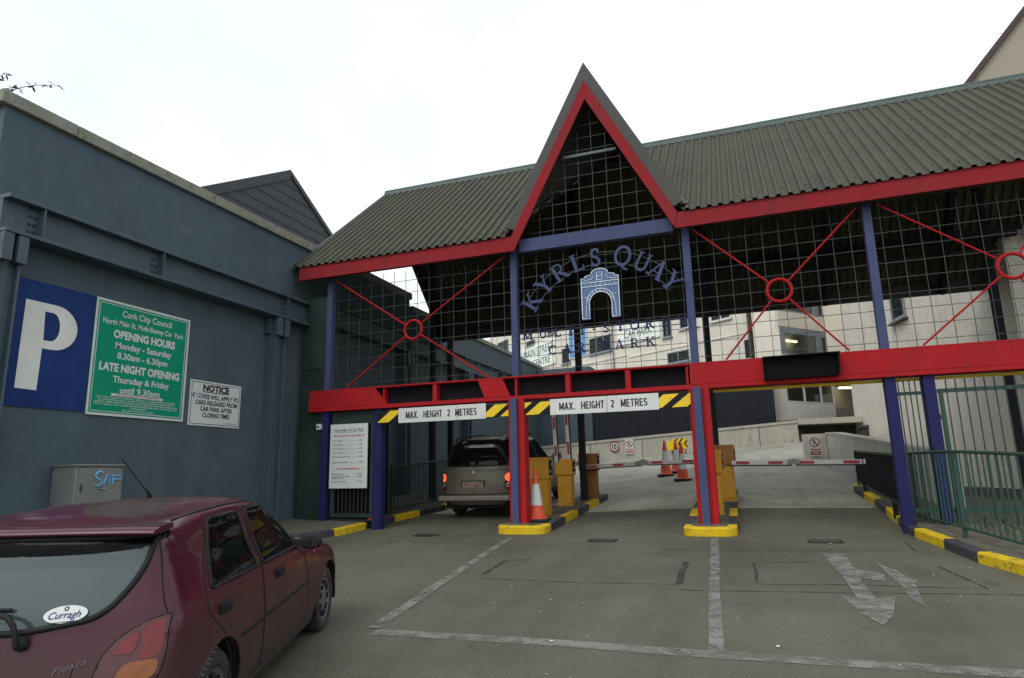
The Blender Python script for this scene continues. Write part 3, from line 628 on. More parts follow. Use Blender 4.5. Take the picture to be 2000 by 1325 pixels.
for s_, a, b, z, h, bo in (('Cork City Council', 7.52, 8.48, 2.575, .105, .012), ('North Main St. Multi-Storey Car  Park', 7.20, 8.74, 2.425, .085, .016), ('OPENING HOURS', 7.40, 8.58, 2.225, .12, .045), ('Monday - Saturday', 7.45, 8.52, 2.06, .10, .022), ('8.30am - 6.30pm', 7.50, 8.45, 1.90, .10, .022),
                         ('LATE NIGHT OPENING', 7.21, 8.72, 1.695, .12, .045), ('Thursday & Friday', 7.46, 8.52, 1.525, .10, .022), ('until 9.30pm', 7.60, 8.35, 1.365, .10, .022)): text(mb, s_, WF, a, b, z, z + h, D, 0, bo)
for i, (s_, a, b) in enumerate((("Cork City Council, it's servants, officers or agents disclaim all liability", 7.20, 8.68), ('for any accident, loss or damage to persons, vehicles, accessories or', 7.24, 8.66), ('contents whilst within this car park or car park structure and persons using', 7.17, 8.74), ('this car park or the car park structure at any time, do so at their own risk', 7.19, 8.72), ('in all respects', 7.82, 8.10))):
    text(mb, s_, WF, a, b, 1.275 - i * .036, 1.275 - i * .036 + .023, D, 0, .02)
text(mb, 'By order of The City Manager', WF, 7.68, 8.26, 1.09, 1.112, D, 0, .02)
mb.build('lettering', 'white', t)
mb = MB(); mb.box(7.46, 8.42, 1.312, 1.352, .0255, .028, fr=WF); mb.build('notice_strip', 'white', t)
mb = MB(); text(mb, 'DISCLAIMER NOTICE', WF, 7.54, 8.34, 1.318, 1.346, .030, 0, .0); mb.build('strip_lettering', 'redink', t)
t = thing('notice_sign', 'white notice with black text at right of the green opening hours board', 'sign', (XW, 9.6, 1.3))
mb = MB(); mb.box(8.99, 10.23, .955, 1.765, 0, .018, fr=WF); mb.build('board', 'white', t, .004)
mb = MB()
for a, b, c, d in ((9.02, 10.20, 1.725, 1.735), (9.02, 10.20, .985, .995), (9.02, 9.03, .996, 1.724), (10.19, 10.20, .996, 1.724)): mb.box(a, b, c, d, .0185, .0205, fr=WF)
mb.box(9.28, 9.92, 1.562, 1.576, .0185, .0205, fr=WF)
text(mb, 'NOTICE', WF, 9.28, 9.92, 1.59, 1.70, .0205, 0, .05)
for s_, a, b, z in (('FEE WILL APPLY TO', 9.30, 10.17, 1.445), ('CARS RELEASED FROM', 9.12, 10.14, 1.335), ('CAR PARK AFTER', 9.24, 10.02, 1.225), ('CLOSING TIMES', 9.30, 9.96, 1.115)): text(mb, s_, WF, a, b, z, z + .078, .0205, 0, .03)
text(mb, 'City Manager', WF, 9.90, 10.14, 1.02, 1.04, .0205, 0, .02); mb.build('lettering', 'ink', t)
mb = MB(); text(mb, '\u20ac120', WF, 9.04, 9.29, 1.45, 1.535, .0205, 0, .01); mb.build('handwritten_lettering', 'sblue', t)

# utility cabinet -----------------------------------------------------
t = thing('utility_cabinet', 'grey metal utility cabinet with blue graffiti against the slate blue wall', 'cabinet', (-9.03, 7.05, -.99))
mb = MB(); mb.box(-9.29, -8.82, 6.68, 7.42, -1.2, .225); mb.build('body', 'cab', t, .012)
mb = MB(); mb.box(-9.29, -8.79, 6.66, 7.44, .226, .255); mb.build('roof', 'cab', t, .008)
CF = F((-8.82, 0, 0), (0, 1, 0), (0, 0, 1))
mb = MB(); mb.box(6.72, 7.38, -.9, .20, .001, .016, fr=CF); d = mb.build('door', 'cab', t, .006)
mb = MB(); mb.box(6.745, 6.765, -.12, -.02, .0165, .035, fr=CF); mb.build('handle', 'rust', d)
mb = MB()
def scr(L, r=.012): mb.tube([CF.p(a, b, .024) for a, b in L], r, 6)
scr([(7.07, .14), (7.0, .15), (6.955, .11), (6.98, .06), (7.05, .03), (7.06, -.02), (7.0, -.05), (6.96, -.03)]); scr([(7.03, .155), (7.035, .19)], .008)
scr([(7.09, -.02), (7.14, .11), (7.19, -.01)]); scr([(7.10, .03), (7.19, .035)], .009); scr([(7.24, .10), (7.235, -.02)]); scr([(7.21, .10), (7.36, .085)]); scr([(7.235, .045), (7.37, .04)]); scr([(7.06, -.06), (7.03, -.09), (7.14, -.085)], .008)
mb.build('graffiti', 'spray', t)

# ------------------------------------------------------------------ entrance canopy
t = gate = thing('entrance_canopy', 'red and blue steel canopy with corrugated gabled roof spanning the car park entrance', 'canopy', (-2.5, 15, -1))
Y0, YR, YB = 11.62, 15.5, 19.1; ZE, ZR, ZB = 4.615, 7.90, 4.50; XL, XR = -9.27, 6.70
GX, GH, GZ = -2.53, 1.70, 7.93            # gable centre, half width at the eave, apex
KF, KB = (ZR - ZE) / (YR - Y0), (ZR - ZB) / (YB - YR)
def sheet(xr0, xr1, lowf, highf, zf, thick=.004, pitch=.19, amp=.042):
    """trapezoid-ribbed sheet; station x runs, from lowf(x) to highf(x) in Y, height zf(y)"""
    mb = MB(); prof = [(0, 0), (.52, 0), (.62, 1), (.90, 1), (1.0, 0)]; st = []
    n = int((xr1 - xr0) / pitch)
    for i in range(n):
        for q, h in prof[:-1]: st.append((xr0 + (i + q) * pitch, h))
    st.append((xr0 + n * pitch, 0))
    nv = V((0, -KF, 1)).normalized() if zf(1) > zf(0) else V((0, KB, 1)).normalized()
    vs = []; rows = 6
    for x, h in st:
        a, b = lowf(x), highf(x)
        for r in range(rows + 1):
            y = a + (b - a) * r / rows; vs.append(V((x, y, zf(y))) + nv * amp * h)
    fs = []
    for i in range(len(st) - 1):
        if abs(lowf(st[i][0]) - highf(st[i][0])) < .02: continue
        for r in range(rows): q = i * (rows + 1) + r; fs.append((q, q + rows + 1, q + rows + 2, q + 1) if zf(1) > zf(0) else (q + 1, q + rows + 2, q + rows + 1, q))
    mb.mesh(vs, fs); return mb
zfront = lambda y: ZE + KF * (y - Y0)
zback = lambda y: ZR - KB * (y - YR)
def valley(x):
    dx = abs(x - GX)
    if dx >= GH: return Y0 - .10
    z = GZ - (GZ - ZE - .1) / GH * dx
    return min(YR, max(Y0 - .10, Y0 + (z - ZE) / KF - .22))
rb = sheet(XL, XR, valley, lambda x: YR, zfront)
for i in range(int((XR - XL) / .19)):
    x = XL + (i + .25) * .19
    for q in (.05, .35, .66, .95):
        y = Y0 + (YR - Y0) * q
        if y > valley(x) + .12 and (i + int(q * 10)) % 2: rb.lathe([(.017, 0), (.012, .014), (0, .016)], (x, y, zfront(y) + .002), (0, -KF, 1), 6, 1)
roof = rb.build('roof_front_slope', ['sheet', 'rust'], t)
sheet(XL, XR, lambda x: YR, lambda x: YB, zback).build('roof_back_slope', 'sheet', t)
# purlins and rafters under the bare sheets
gl, gr = GX - GH, GX + GH
mb = MB()
for k in range(1, 5):
    y = Y0 + .2 + (YR - Y0 - .3) * k / 5; yb = YR + (YB - YR) * k / 5
    dx = GH * (GZ - zfront(y)) / (GZ - ZE)
    mb.box(XL + .05, GX - dx - .1, y - .03, y + .03, zfront(y) - .2, zfront(y) - .06); mb.box(GX + dx + .1, XR - .05, y - .03, y + .03, zfront(y) - .2, zfront(y) - .06)
    if k in (2, 4): mb.box(XL + .05, XR - .05, yb - .03, yb + .03, zback(yb) - .2, zback(yb) - .06)
mb.box(XL + .05, XR - .05, YR - .05, YR + .05, ZR - .3, ZR - .08); mb.build('purlins', 'under', t)
mb = MB()
for x in (XL + .12, -4.18, -.86, 2.09, 4.8, XR - .12):
    if not (gl < x < gr): mb = MB(); mb.bar((x, Y0 + .25, zfront(Y0 + .25) - .3), (x, YR, ZR - .3), .1, .2, (0, 0, 1)); mb.build('rafter', 'black', t)
    mb = MB(); mb.bar((x, YR, ZR - .3), (x, YB - .1, ZB - .25), .1, .2, (0, 0, 1)); mb.build('rafter', 'black', t)
mb = MB(); mb.box(XL, XR, YB - .11, YB - .03, ZB - .28, ZB + .05); mb.build('rear_fascia', 'under', t)
mb = MB(); mb.bar((XL, YR, ZR + .045), (GX - .1, YR, ZR + .045), .22, .035); mb.bar((GX + .1, YR, ZR + .045), (XR, YR, ZR + .045), .22, .035)
mb.bar((XL, YR - .13, ZR - .045), (XR, YR - .13, ZR - .045), .012, .10); mb.build('ridge_cap', 'ridge', t)
mb = MB(); mb.bar((XL + .02, Y0, ZE + .03), (XL + .02, YR, ZR + .03), .08, .03); mb.bar((XL - .0, Y0 + .1, ZE - .06), (XL - .0, YR, ZR - .12), .03, .16); mb.bar((XL, YR, ZR - .12), (XL, YB, ZB - .12), .03, .16)
mb.bar((XR, Y0 + .1, ZE - .06), (XR, YR, ZR - .12), .03, .16); mb.bar((XR, YR, ZR - .12), (XR, YB, ZB - .12), .03, .16); mb.build('verge', 'flash', t)
# front gable (dormer)
K = (GZ - 4.72) / 1.70
mb = MB()
for s_ in (-1, 1):
    Ls = (GX + s_ * GH, Y0, GZ - K * GH); Rr = (GX, YR, GZ - .02); Af = (GX, Y0 + .0, GZ)
    mb.face([Af, Rr, Ls] if s_ < 0 else [Af, Ls, Rr])
    mb.bar((GX + s_ * (GH + .03), Y0 - .02, GZ - K * GH - .03), (GX, YR, GZ + .04), .14, .02)
mb.build('gable_roof', 'flash', t)
GF = FRONT(11.60)
def chevron(o0, o1, bot, mb, d0, d1):
    """band under an inverted V: apex height o0 (outer) / o1 (inner), cut at bottom height"""
    for s_ in (-1, 1):
        A = (GX, o0); B = (GX, o1)
        C = (GX + s_ * (o1 - bot[1]) / K, bot[1]); Dd = (GX + s_ * (o0 - bot[0]) / K, bot[0])
        mb.prism([A, B, C, Dd], GF, d0, d1)
mb = MB(); chevron(GZ + .02, GZ - .42, (4.74, 4.66), mb, -.06, .02); mb.build('gable_flashing', 'flash', t)
mb = MB(); chevron(GZ - .40, GZ - .80, (4.53, 4.235), mb, .022, .06); mb.build('bargeboard', 'redfade', t, .004)
mb = MB(); xl = GX - (GZ - .40 - 4.53) / K; xr = GX + (GZ - .40 - 4.53) / K; xi = (GZ - .80 - 4.235) / K
mb.prism([(-9.08, 4.235), (GX - xi - .002, 4.235), (xl - .002, 4.53), (-9.08, 4.53)], GF, .0, .05)
mb.prism([(GX + xi + .002, 4.235), (XR, 4.265), (XR, 4.55), (xr + .002, 4.53)], GF, .0, .05)
mb.build('fascia', 'redfade', t, .004)
for a_, b_ in ((-9.05, GX - GH), (GX + GH, XR)): mb = MB(); mb.box(a_, b_, 11.71, 11.74, 4.27, 4.685); mb.build('eave_filler', 'under', t)
mb = MB(); mb.box(GX - (GZ - .8 - 4.34) / K, GX + (GZ - .8 - 4.34) / K, 11.70, 11.84, 4.24, 4.50); mb.build('tie_beam', 'blue', t, .005)
mb = MB(); mb.box(GX - .52, GX + .52, 11.73, 11.77, 6.05, 6.10); mb.build('gable_rail', 'ridge', t)
# posts
PX = [-8.44, -4.18, -.855, 2.09, 4.9]
for x in PX:
    mb = MB(); mb.box(x - .065, x + .065, 11.80, 11.95, 1.80, 4.40); mb.build('upper_post', 'blue', t, .004)
for x, zb in ((-8.44, -.85), (-7.17, -.95), (2.09, -.98), (2.62, -.95), (4.9, -.9)):
    wd = .08 if x != -7.17 else .1
    mb = MB(); mb.box(x - wd, x + wd, 11.77, 11.95, zb - .15, 1.37); mb.build('lower_post', 'bluedeep', t, .004)
for x in (-4.18, -.855):
    z = road_z(x, 11.8) + .12
    mb = MB(); mb.box(x - .065, x + .065, 11.62, 11.72, z, 1.37); c = mb.build('column', 'blue', t, .004)
    mb = MB(); mb.box(x - .11, x - .066, 11.66, 11.72, z, 1.37); mb.box(x + .066, x + .115, 11.68, 11.72, z, 1.37)
    mb.box(x + .116, x + .20, 11.66, 11.90, z, 1.37); mb.box(x - .135, x + .115, 11.722, 11.80, z, 1.37); mb.build('column_flange', 'red', t, .004)
    mb = MB(); mb.box(x - .24, x + .28, 11.56, 11.95, z - .02, z + .02); mb.build('base_plate', 'kgrey', t, .004)
YBP = 17.9
for x, y in ((-8.42, YBP), (-7.66, 15.2), (-3.78, 15.2), (-.80, 15.2), (4.72, 15.2)):
    zb = road_z(x, y) if x < 2 else -.9
    mb = MB(); mb.box(x - .07, x + .07, y - .07, y + .07, zb - .2, (zback(y) if y > YR else zfront(y)) - .2); mb.build('rear_post', 'black', t, .004)
mb = MB(); mb.box(-9.1, 6.2, YBP - .08, YBP + .08, zback(YBP) - .42, zback(YBP) - .2); mb.build('rear_beam', 'black', t)
# red box beam with dark recesses
BF = FRONT(11.72); ZT, ZL = 1.805, 1.355
mb = MB(); mb.box(-8.82, 7.0, 11.72, 12.05, 1.775, ZT); mb.box(-8.82, 7.0, 11.72, 12.05, ZL, 1.43)
mb.build('beam_flange', 'red', t, .004)
mb = MB()
for P_ in ([(-8.82, 1.432), (-6.93, 1.432), (-7.22, 1.773), (-8.82, 1.773)], [(-4.79, 1.432), (-4.27, 1.432), (-4.42, 1.773), (-4.93, 1.773)], [(-.95, 1.432), (7.0, 1.432), (7.0, 1.773), (-.95, 1.773)]):
    mb = MB(); mb.prism(P_, BF, -.05, .004); mb.build('beam_plate', 'red', t)
mb = MB(); mb.box(-8.81, 6.99, 11.90, 11.96, 1.432, 1.773); mb.build('beam_web', 'dark', t)
mb = MB()
for x, w_ in ((-5.86, .045), (-3.14, .045), (-2.03, .045), (-7.02, .02), (-4.16, .02), (-1.0, .02)):
    mb = MB(); mb.box(x - w_, x + w_, 11.735 if w_ > .03 else 11.75, 11.895, 1.432, 1.773); mb.build('beam_rib', 'red', t)
mb = MB(); mb.box(-.6, 6.9, 11.98, 12.03, 1.30, 1.345); mb.build('yellow_rail', 'syel', t)
# wire mesh panels
def mesh_panel(name, poly, y, dx, dz, x0, z0, r=.0045):
    """wires of a welded mesh clipped to a convex polygon in the XZ plane"""
    mb = MB()
    def clip(axis, val):
        c = []
        for (a, b), (c_, d) in zip(poly, poly[1:] + poly[:1]):
            p, q = ((a, c_) if axis == 0 else (b, d))
            if (p - val) * (q - val) < 0:
                s_ = (val - p) / (q - p); c.append((b + (d - b) * s_) if axis == 0 else (a + (c_ - a) * s_))
        return sorted(c) if len(c) >= 2 else None
    xs = [p[0] for p in poly]; zs = [p[1] for p in poly]
    x = x0 + math.ceil((min(xs) - x0) / dx) * dx
    while x < max(xs):
        c = clip(0, x)
        if c: mb.bar((x, y, c[0]), (x, y, c[-1]), r * 2, r * 2)
        x += dx
    z = z0 + math.ceil((min(zs) - z0) / dz) * dz
    while z < max(zs):
        c = clip(1, z)
        if c: mb.bar((c[0], y + r * 2, z), (c[-1], y + r * 2, z), r * 2, r * 2)
        z += dz
    return mb.build(name, 'wire', t)
for a, b in ((-8.37, -4.25), (-4.11, -.925), (-.785, 2.02), (2.16, 4.83)):
    mesh_panel('mesh_panel', [(a, 1.80), (b, 1.80), (b, 4.24), (a, 4.24)], 11.86, .275, .262, a + .12, 1.93)
gb = (GZ - .85 - 4.5) / K
mesh_panel('gable_mesh', [(GX - gb, 4.5), (GX + gb, 4.5), (GX, GZ - .85)], 11.80, .275, .262, GX + .03, 4.63)
# cross braces
for a, b, c in ((-8.37, -4.25, -6.33), (-.785, 2.02, .62), (2.16, 4.83, 3.93)):
    cz = 2.91 if c < 0 else 2.93
    o = MB(); o.tube([(c + .195 * cos(q), 11.70, cz + .195 * sin(q)) for q in frange(0, 2 * pi, 24)[:-1]], .028, 8, True); o.build('brace_ring', 'red', t)
    for (x, z) in ((a + .08, 4.22), (b - .08, 4.22), (a + .45, 1.82), (b - .45, 1.82)):
        d = V((x - c, 0, z - cz)).normalized(); p0 = V((c, 11.70, cz)) + d * .215
        o = MB(); o.tube([p0, (x, 11.74, z)], .016, 8); o.build('brace_rod', 'red', t)

# ------------------------------------------------------------------ height bars under the beam
def clip_poly(poly, x0, x1, z0, z1):
    for ax, val, sg in ((0, x0, 1), (0, x1, -1), (1, z0, 1), (1, z1, -1)):
        o = []
        for p, q in zip(poly, poly[1:] + poly[:1]):
            a, b = (p[ax] - val) * sg, (q[ax] - val) * sg
            if a >= 0: o.append(p)
            if a * b < 0: k = a / (a - b); o.append((p[0] + (q[0] - p[0]) * k, p[1] + (q[1] - p[1]) * k))
        poly = o
        if not poly: return None
    return poly
def arcpt(cx, cy, rx, ry, a0, a1, n=10): return [(cx + rx * cos(radians(a0 + (a1 - a0) * i / n)), cy + ry * sin(radians(a0 + (a1 - a0) * i / n))) for i in range(n + 1)]
SW = .165
BL_ = {'M': (.80, [[(.08, 0), (.08, 1)], [(.10, .98), (.40, .12)], [(.40, .12), (.70, .98)], [(.72, 0), (.72, 1)]]), 'A': (.66, [[(.06, 0), (.33, 1)], [(.33, 1), (.60, 0)], [(.17, .30), (.49, .30)]]), 'X': (.64, [[(.06, 0), (.58, 1)], [(.06, 1), (.58, 0)]]),
 '.': (.22, [[(.11, 0), (.11, .16)]]), ' ': (.36, []), 'H': (.64, [[(.08, 0), (.08, 1)], [(.56, 0), (.56, 1)], [(.08, .5), (.56, .5)]]), 'E': (.54, [[(.08, 0), (.08, 1)], [(.08, .92), (.52, .92)], [(.08, .5), (.48, .5)], [(.08, .08), (.52, .08)]]),
 'I': (.20, [[(.10, 0), (.10, 1)]]), 'G': (.64, [arcpt(.33, .5, .25, .43, 50, 320), [(.34, .44), (.60, .44)], [(.56, .44), (.56, .04)]]), 'T': (.58, [[(.29, 0), (.29, 1)], [(.02, .92), (.56, .92)]]),
 '2': (.58, [arcpt(.29, .72, .20, .21, 165, -30) + [(.12, .10)], [(.06, .08), (.54, .08)]]), 'R': (.64, [[(.08, 0), (.08, 1)], [(.08, .92)] + arcpt(.34, .70, .20, .22, 90, -90) + [(.08, .48)], [(.34, .48), (.58, 0)]]),
 'S': (.58, [arcpt(.29, .71, .20, .22, 25, 250) + arcpt(.29, .28, .21, .21, 70, -155)])}
def block_text(mb, s_, fr, a0, a1, b0, b1, d):
    tot = sum(BL_[c][0] + .13 for c in s_) - .13; k = (a1 - a0) / tot; h = b1 - b0; x = a0
    for c in s_:
        for i, P in enumerate(BL_[c][1]):
            Q = [(x + p[0] * k, b0 + p[1] * h) for p in P]; hw = SW * h / 2; Lp, Rp = [], []
            for j, p in enumerate(Q):
                a = Q[max(0, j - 1)]; b = Q[min(len(Q) - 1, j + 1)]; dx, dy = b[0] - a[0], b[1] - a[1]; n = hypot(dx, dy) or 1
                Lp.append((p[0] - dy / n * hw, p[1] + dx / n * hw)); Rp.append((p[0] + dy / n * hw, p[1] - dx / n * hw))
            for j in range(len(Q) - 1): mb.face([fr.p(*q, d + i * .0006) for q in (Rp[j], Rp[j + 1], Lp[j + 1], Lp[j])])
        x += (BL_[c][0] + .13) * k
def height_bar(lab, x0, w0, w1, x1, seam, shifts):
    t = thing('height_limit_bar', lab, 'height sign', ((x0 + x1) / 2, 11.72, 1.05), 'height limit bars under the red beam')
    zb, zt = 1.055, 1.29; f = FRONT(11.70)
    mb = MB(); mb.box(x0, x1, zb, zt, -.05, 0, fr=f); mb.build('bar', 'black', t, .004)
    for a in shifts:
        p = clip_poly([(a, zb - .02), (a + .26, zb - .02), (a + .62, zt + .02), (a + .36, zt + .02)], x0, x1, zb + .002, zt - .002)
        if p:
            for lo, hi in ((x0, w0), (w1, x1)):
                q = clip_poly(p, lo, hi, zb, zt)
                if q and len(q) > 2: mb = MB(); mb.prism(q, f, .001, .004); mb.build('hazard_stripe', 'syel', t)
    mb = MB(); mb.box(w0, w1, zb - .025, zt + .03, .002, .016, fr=f); mb.build('panel', 'white', t, .003)
    mb = MB(); block_text(mb, 'MAX.  HEIGHT  2  METRES', f, w0 + (w1 - w0) * .09, w1 - (w1 - w0) * .10, zb + .055, zt - .045, .0185); mb.build('lettering', 'ink', t)
    mb = MB(); mb.box(seam - .004, seam + .004, zb - .023, zt + .028, .0165, .0175, fr=f); mb.build('joint', 'greyink', t)
    mb = MB()
    for x in (x0 + .5, x1 - .5): mb.box(x - .02, x + .02, zt, 1.354, -.04, -.02, fr=f)
    mb.build('hanger', 'black', t)
height_bar('white max height two metres bar over the left lane above the van', -7.12, -6.64, -4.757, -4.30, -5.35, (-7.16, -4.90, -4.50))
height_bar('wider white max height two metres bar over the middle lane between the columns', -4.10, -3.48, -1.505, -.93, -2.42, (-4.42, -4.0, -1.75, -1.32))
# unlit display box on the beam
t = thing('display_box', 'black unlit display box with hood on the right of the red beam', 'display', (.8, 11.6, 1.42))
f = FRONT(11.715)
mb = MB(); mb.box(.26, 1.36, 1.42, 1.77, 0, .10, fr=f); mb.build('case', 'led', t, .006)
mb = MB(); mb.box(.24, 1.40, 1.772, 1.79, 0, .22, fr=f); mb.prism([(.24, 1.42), (.255, 1.42), (.255, 1.771), (.24, 1.771)], f, 0, .14); mb.prism([(1.365, 1.46), (1.38, 1.46), (1.40, 1.771), (1.365, 1.771)], f, 0, .20); mb.build('hood', 'dark', t)
mb = MB(); mb.box(.30, 1.32, 1.46, 1.73, .101, .104, fr=f); mb.build('screen', 'led', t)

# ------------------------------------------------------------------ steel lettering on the mesh
def arcpts(cx, cy, rx, ry, a0, a1, n=14): return [(cx + rx * cos(radians(a0 + (a1 - a0) * i / n)), cy + ry * sin(radians(a0 + (a1 - a0) * i / n))) for i in range(n + 1)]
TK, TN, SF = .17, .075, .06          # thick, thin, serif
def sf(x, y, wd=.36): return ([(x - wd / 2, y), (x + wd / 2, y)], SF)
GL = {
 'K': (.92, [([(.2, 0), (.2, 1)], TK), ([(.26, .42), (.76, .98)], TN), ([(.40, .58), (.80, .02)], TK), sf(.2, .03), sf(.2, .97), sf(.76, .97, .3), sf(.80, .03, .32)]),
 'Y': (.92, [([(.14, .98), (.47, .45)], TK), ([(.80, .98), (.47, .45)], TN), ([(.47, .48), (.47, 0)], TK), sf(.14, .97), sf(.80, .97, .28), sf(.47, .03)]),
 'R': (.90, [([(.2, 0), (.2, 1)], TK), ([(.2, .96)] + arcpts(.45, .73, .22, .23, 90, -90) + [(.2, .50)], .10), ([(.42, .5), (.78, .03)], TK), sf(.2, .03), sf(.2, .97, .3), sf(.80, .03, .24)]),
 'L': (.78, [([(.2, 0), (.2, 1)], TK), ([(.05, .03), (.70, .03)], SF), ([(.69, .03), (.69, .28)], SF), sf(.2, .97)]),
 'S': (.66, [(arcpts(.33, .74, .21, .22, 20, 250) + [(.35, .50)] + arcpts(.33, .26, .22, .22, 70, -160), .13), ([(.53, .70), (.53, .98)], SF), ([(.12, .02), (.12, .3)], SF)]),
 'Q': (1.0, [(arcpts(.48, .5, .40, .46, 0, 360, 28), .13), ([(.45, .10), (.66, -.10), (.90, -.16)], .10)]),
 'O': (.96, [(arcpts(.48, .5, .38, .46, 0, 360, 28), .14)]),
 'U': (.92, [([(.2, 1), (.2, .32)] + arcpts(.46, .30, .26, .27, 180, 360) + [(.72, 1)], .12), sf(.2, .97), sf(.72, .97, .28)]),
 'A': (.92, [([(.14, 0), (.46, 1)], TN), ([(.46, 1), (.78, 0)], TK), ([(.26, .34), (.68, .34)], SF), sf(.14, .03, .3), sf(.78, .03, .34)]),
 'M': (1.1, [([(.2, 0), (.2, 1)], TN), ([(.2, 1), (.55, .05)], TK), ([(.55, .05), (.9, 1)], TN), ([(.9, 0), (.9, 1)], TK), sf(.2, .03, .3), sf(.9, .03), sf(.17, .97, .26), sf(.93, .97, .26)]),
 'T': (.86, [([(.43, 0), (.43, 1)], TK), ([(.06, .97), (.80, .97)], SF), ([(.08, .97), (.08, .72)], SF), ([(.78, .97), (.78, .72)], SF), sf(.43, .03)]),
 'I': (.42, [([(.2, 0), (.2, 1)], TK), sf(.2, .03), sf(.2, .97)]),
 '-': (.45, [([(.05, .42), (.40, .42)], .10)]),
 'E': (.80, [([(.2, 0), (.2, 1)], TK), ([(.05, .97), (.68, .97)], SF), ([(.05, .03), (.70, .03)], SF), ([(.2, .51), (.52, .51)], SF), ([(.67, .97), (.67, .74)], SF), ([(.69, .03), (.69, .28)], SF), ([(.52, .62), (.52, .40)], SF)]),
 'C': (.90, [(arcpts(.50, .5, .38, .46, 40, 320, 24), .14), ([(.78, .66), (.78, .96)], SF)]),
 'P': (.82, [([(.2, 0), (.2, 1)], TK), ([(.2, .96)] + arcpts(.45, .71, .24, .25, 90, -90) + [(.2, .46)], .10), sf(.2, .03), sf(.2, .97, .3)]),
}
def letter(parent, ch, fr, h, wd, mt, d0=.0, d1=.03, name='letter'):
    """steel letter, base centre at the plane origin"""
    adv, st = GL[ch]; mb = MB(); sx = wd / .9
    for i, (pts, w_) in enumerate(st):
        P = [((a - adv / 2) * sx, b * h) for a, b in pts]; hw = w_ * h / 2; Lp, Rp = [], []
        for j, p in enumerate(P):
            a = P[max(0, j - 1)]; b = P[min(len(P) - 1, j + 1)]; dx, dy = b[0] - a[0], b[1] - a[1]; n = hypot(dx, dy) or 1
            Lp.append((p[0] - dy / n * hw, p[1] + dx / n * hw)); Rp.append((p[0] + dy / n * hw, p[1] - dx / n * hw))
        e = d1 + i * .0012; s_ = d0 - i * .0012; vs = []
        for (l, r) in zip(Lp, Rp): vs += [fr.p(*l, s_), fr.p(*r, s_), fr.p(*r, e), fr.p(*l, e)]
        fs = [(0, 1, 2, 3), tuple(4 * (len(P) - 1) + k for k in (3, 2, 1, 0))]
        for j in range(len(P) - 1):
            for k in range(4): fs.append((4 * j + k, 4 * j + 4 + k, 4 * j + 4 + (k + 1) % 4, 4 * j + (k + 1) % 4))
        mb.mesh(vs, fs)
    return mb.build(name, mt, parent)
YT = 11.72
t = thing('arched_lettering', 'indigo steel letters KYRLS QUAY in an arch on the wire mesh', 'lettering', (-2.42, YT, 3.2))
CX, CZ, CR = -2.42, 2.313, 1.60
for ch, ang in zip('KYRLSQUAY', (-56.5, -42.5, -29, -15.5, -3, 15.5, 29, 40.5, 52.5)):
    a = radians(ang); o_ = V((CX + sin(a) * (CR - .15), YT, CZ + cos(a) * (CR - .15)))
    letter(t, ch, F(o_, (cos(a), 0, -sin(a)), (sin(a), 0, cos(a))), .345 if ch != 'Q' else .38, .30 if ch not in 'LS' else .28, 'blue')
mb = MB()
for R_ in (CR - .10, CR + .12): mb.tube([(CX + sin(radians(q)) * R_, YT + .02, CZ + cos(radians(q)) * R_) for q in frange(-60, 56, 40)], .011, 6)
mb.build('arc_rail', 'wire', t)
t = thing('car_park_lettering', 'two rows of indigo letters MULTI-STOREY CAR PARK below the arch emblem', 'lettering', (-2.4, YT, 2.2))
for s_, xs, z in (('MULTI-STOREY', (-3.885, -3.58, -3.289, -3.038, -2.816, -2.591, -2.372, -2.107, -1.847, -1.581, -1.296, -1.015), 2.485), ('CARPARK', (-3.4, -3.122, -2.849, -2.389, -2.143, -1.867, -1.586), 2.155)):
    for ch, x in zip(s_, xs): letter(t, ch, F((x, YT, z), (1, 0, 0), (0, 0, 1)), .175, .16 if ch != 'M' else .18, 'bluedeep', 0, .025)
mb = MB()
for z, a, b in ((2.52, -4.1, -.9), (2.63, -4.1, -.9), (2.19, -3.5, -1.48), (2.30, -3.5, -1.48)): mb.bar((a, YT + .035, z), (b, YT + .035, z), .014, .014)
mb.build('rail', 'wire', t)
# gateway emblem
t = thing('gateway_emblem', 'blue flat emblem of an arched gateway with white outlines on the mesh', 'emblem', (-2.44, YT, 2.75))
EF = F((-2.442, YT - .01, 2.75), (1, 0, 0), (0, 0, 1))
top = [(-.36, .80), (-.30, .80)] + arcpts(-.24, .80, .06, .05, 180, 90, 4) + [(-.17, .86)] + arcpts(0, .865, .17, .105, 180, 0, 10) + [(.17, .86)] + arcpts(.24, .80, .06, .05, 90, 0, 4) + [(.36, .80)]
body = [(-.36, 0), (-.20, 0), (-.20, .30)] + arcpts(0, .30, .20, .20, 180, 0, 14)[1:-1] + [(.20, .30), (.20, 0), (.36, 0)] + top[::-1]
mb = MB(); mb.prism(body, EF, 0, .02); mb.build('plate', 'emb', t)
mb = MB()
def ln(P, r=.0085): mb.tube([EF.p(a, b, .024) for a, b in P], r, 5)
ln([(-.35, .02), (-.35, .79)] + [(a * .96, b - .015) for a, b in top] + [(.35, .79), (.35, .02), (.21, .02)]); ln([(-.35, .02), (-.21, .02), (-.21, .30)] + arcpts(0, .30, .21, .21, 180, 0, 12) + [(.21, .02)])
ln(arcpts(0, .30, .26, .27, 178, 2, 14)); ln([(-.34, .62), (.34, .62)]); ln([(-.34, .70), (.34, .70)]); ln([(-.32, .74), (-.15, .76), (-.12, .83)], .006); ln([(.32, .74), (.15, .76), (.12, .83)], .006)
ln([(-.05, .74), (-.05, .88), (.05, .88), (.05, .74), (-.05, .74)], .007); ln([(-.05, .81), (.05, .81)], .006); ln([(-.27, .05), (-.27, .28)], .006); ln([(.28, .05), (.28, .30)], .006); ln([(-.30, .42), (-.22, .42)], .006); ln([(.30, .45), (.22, .45)], .006)
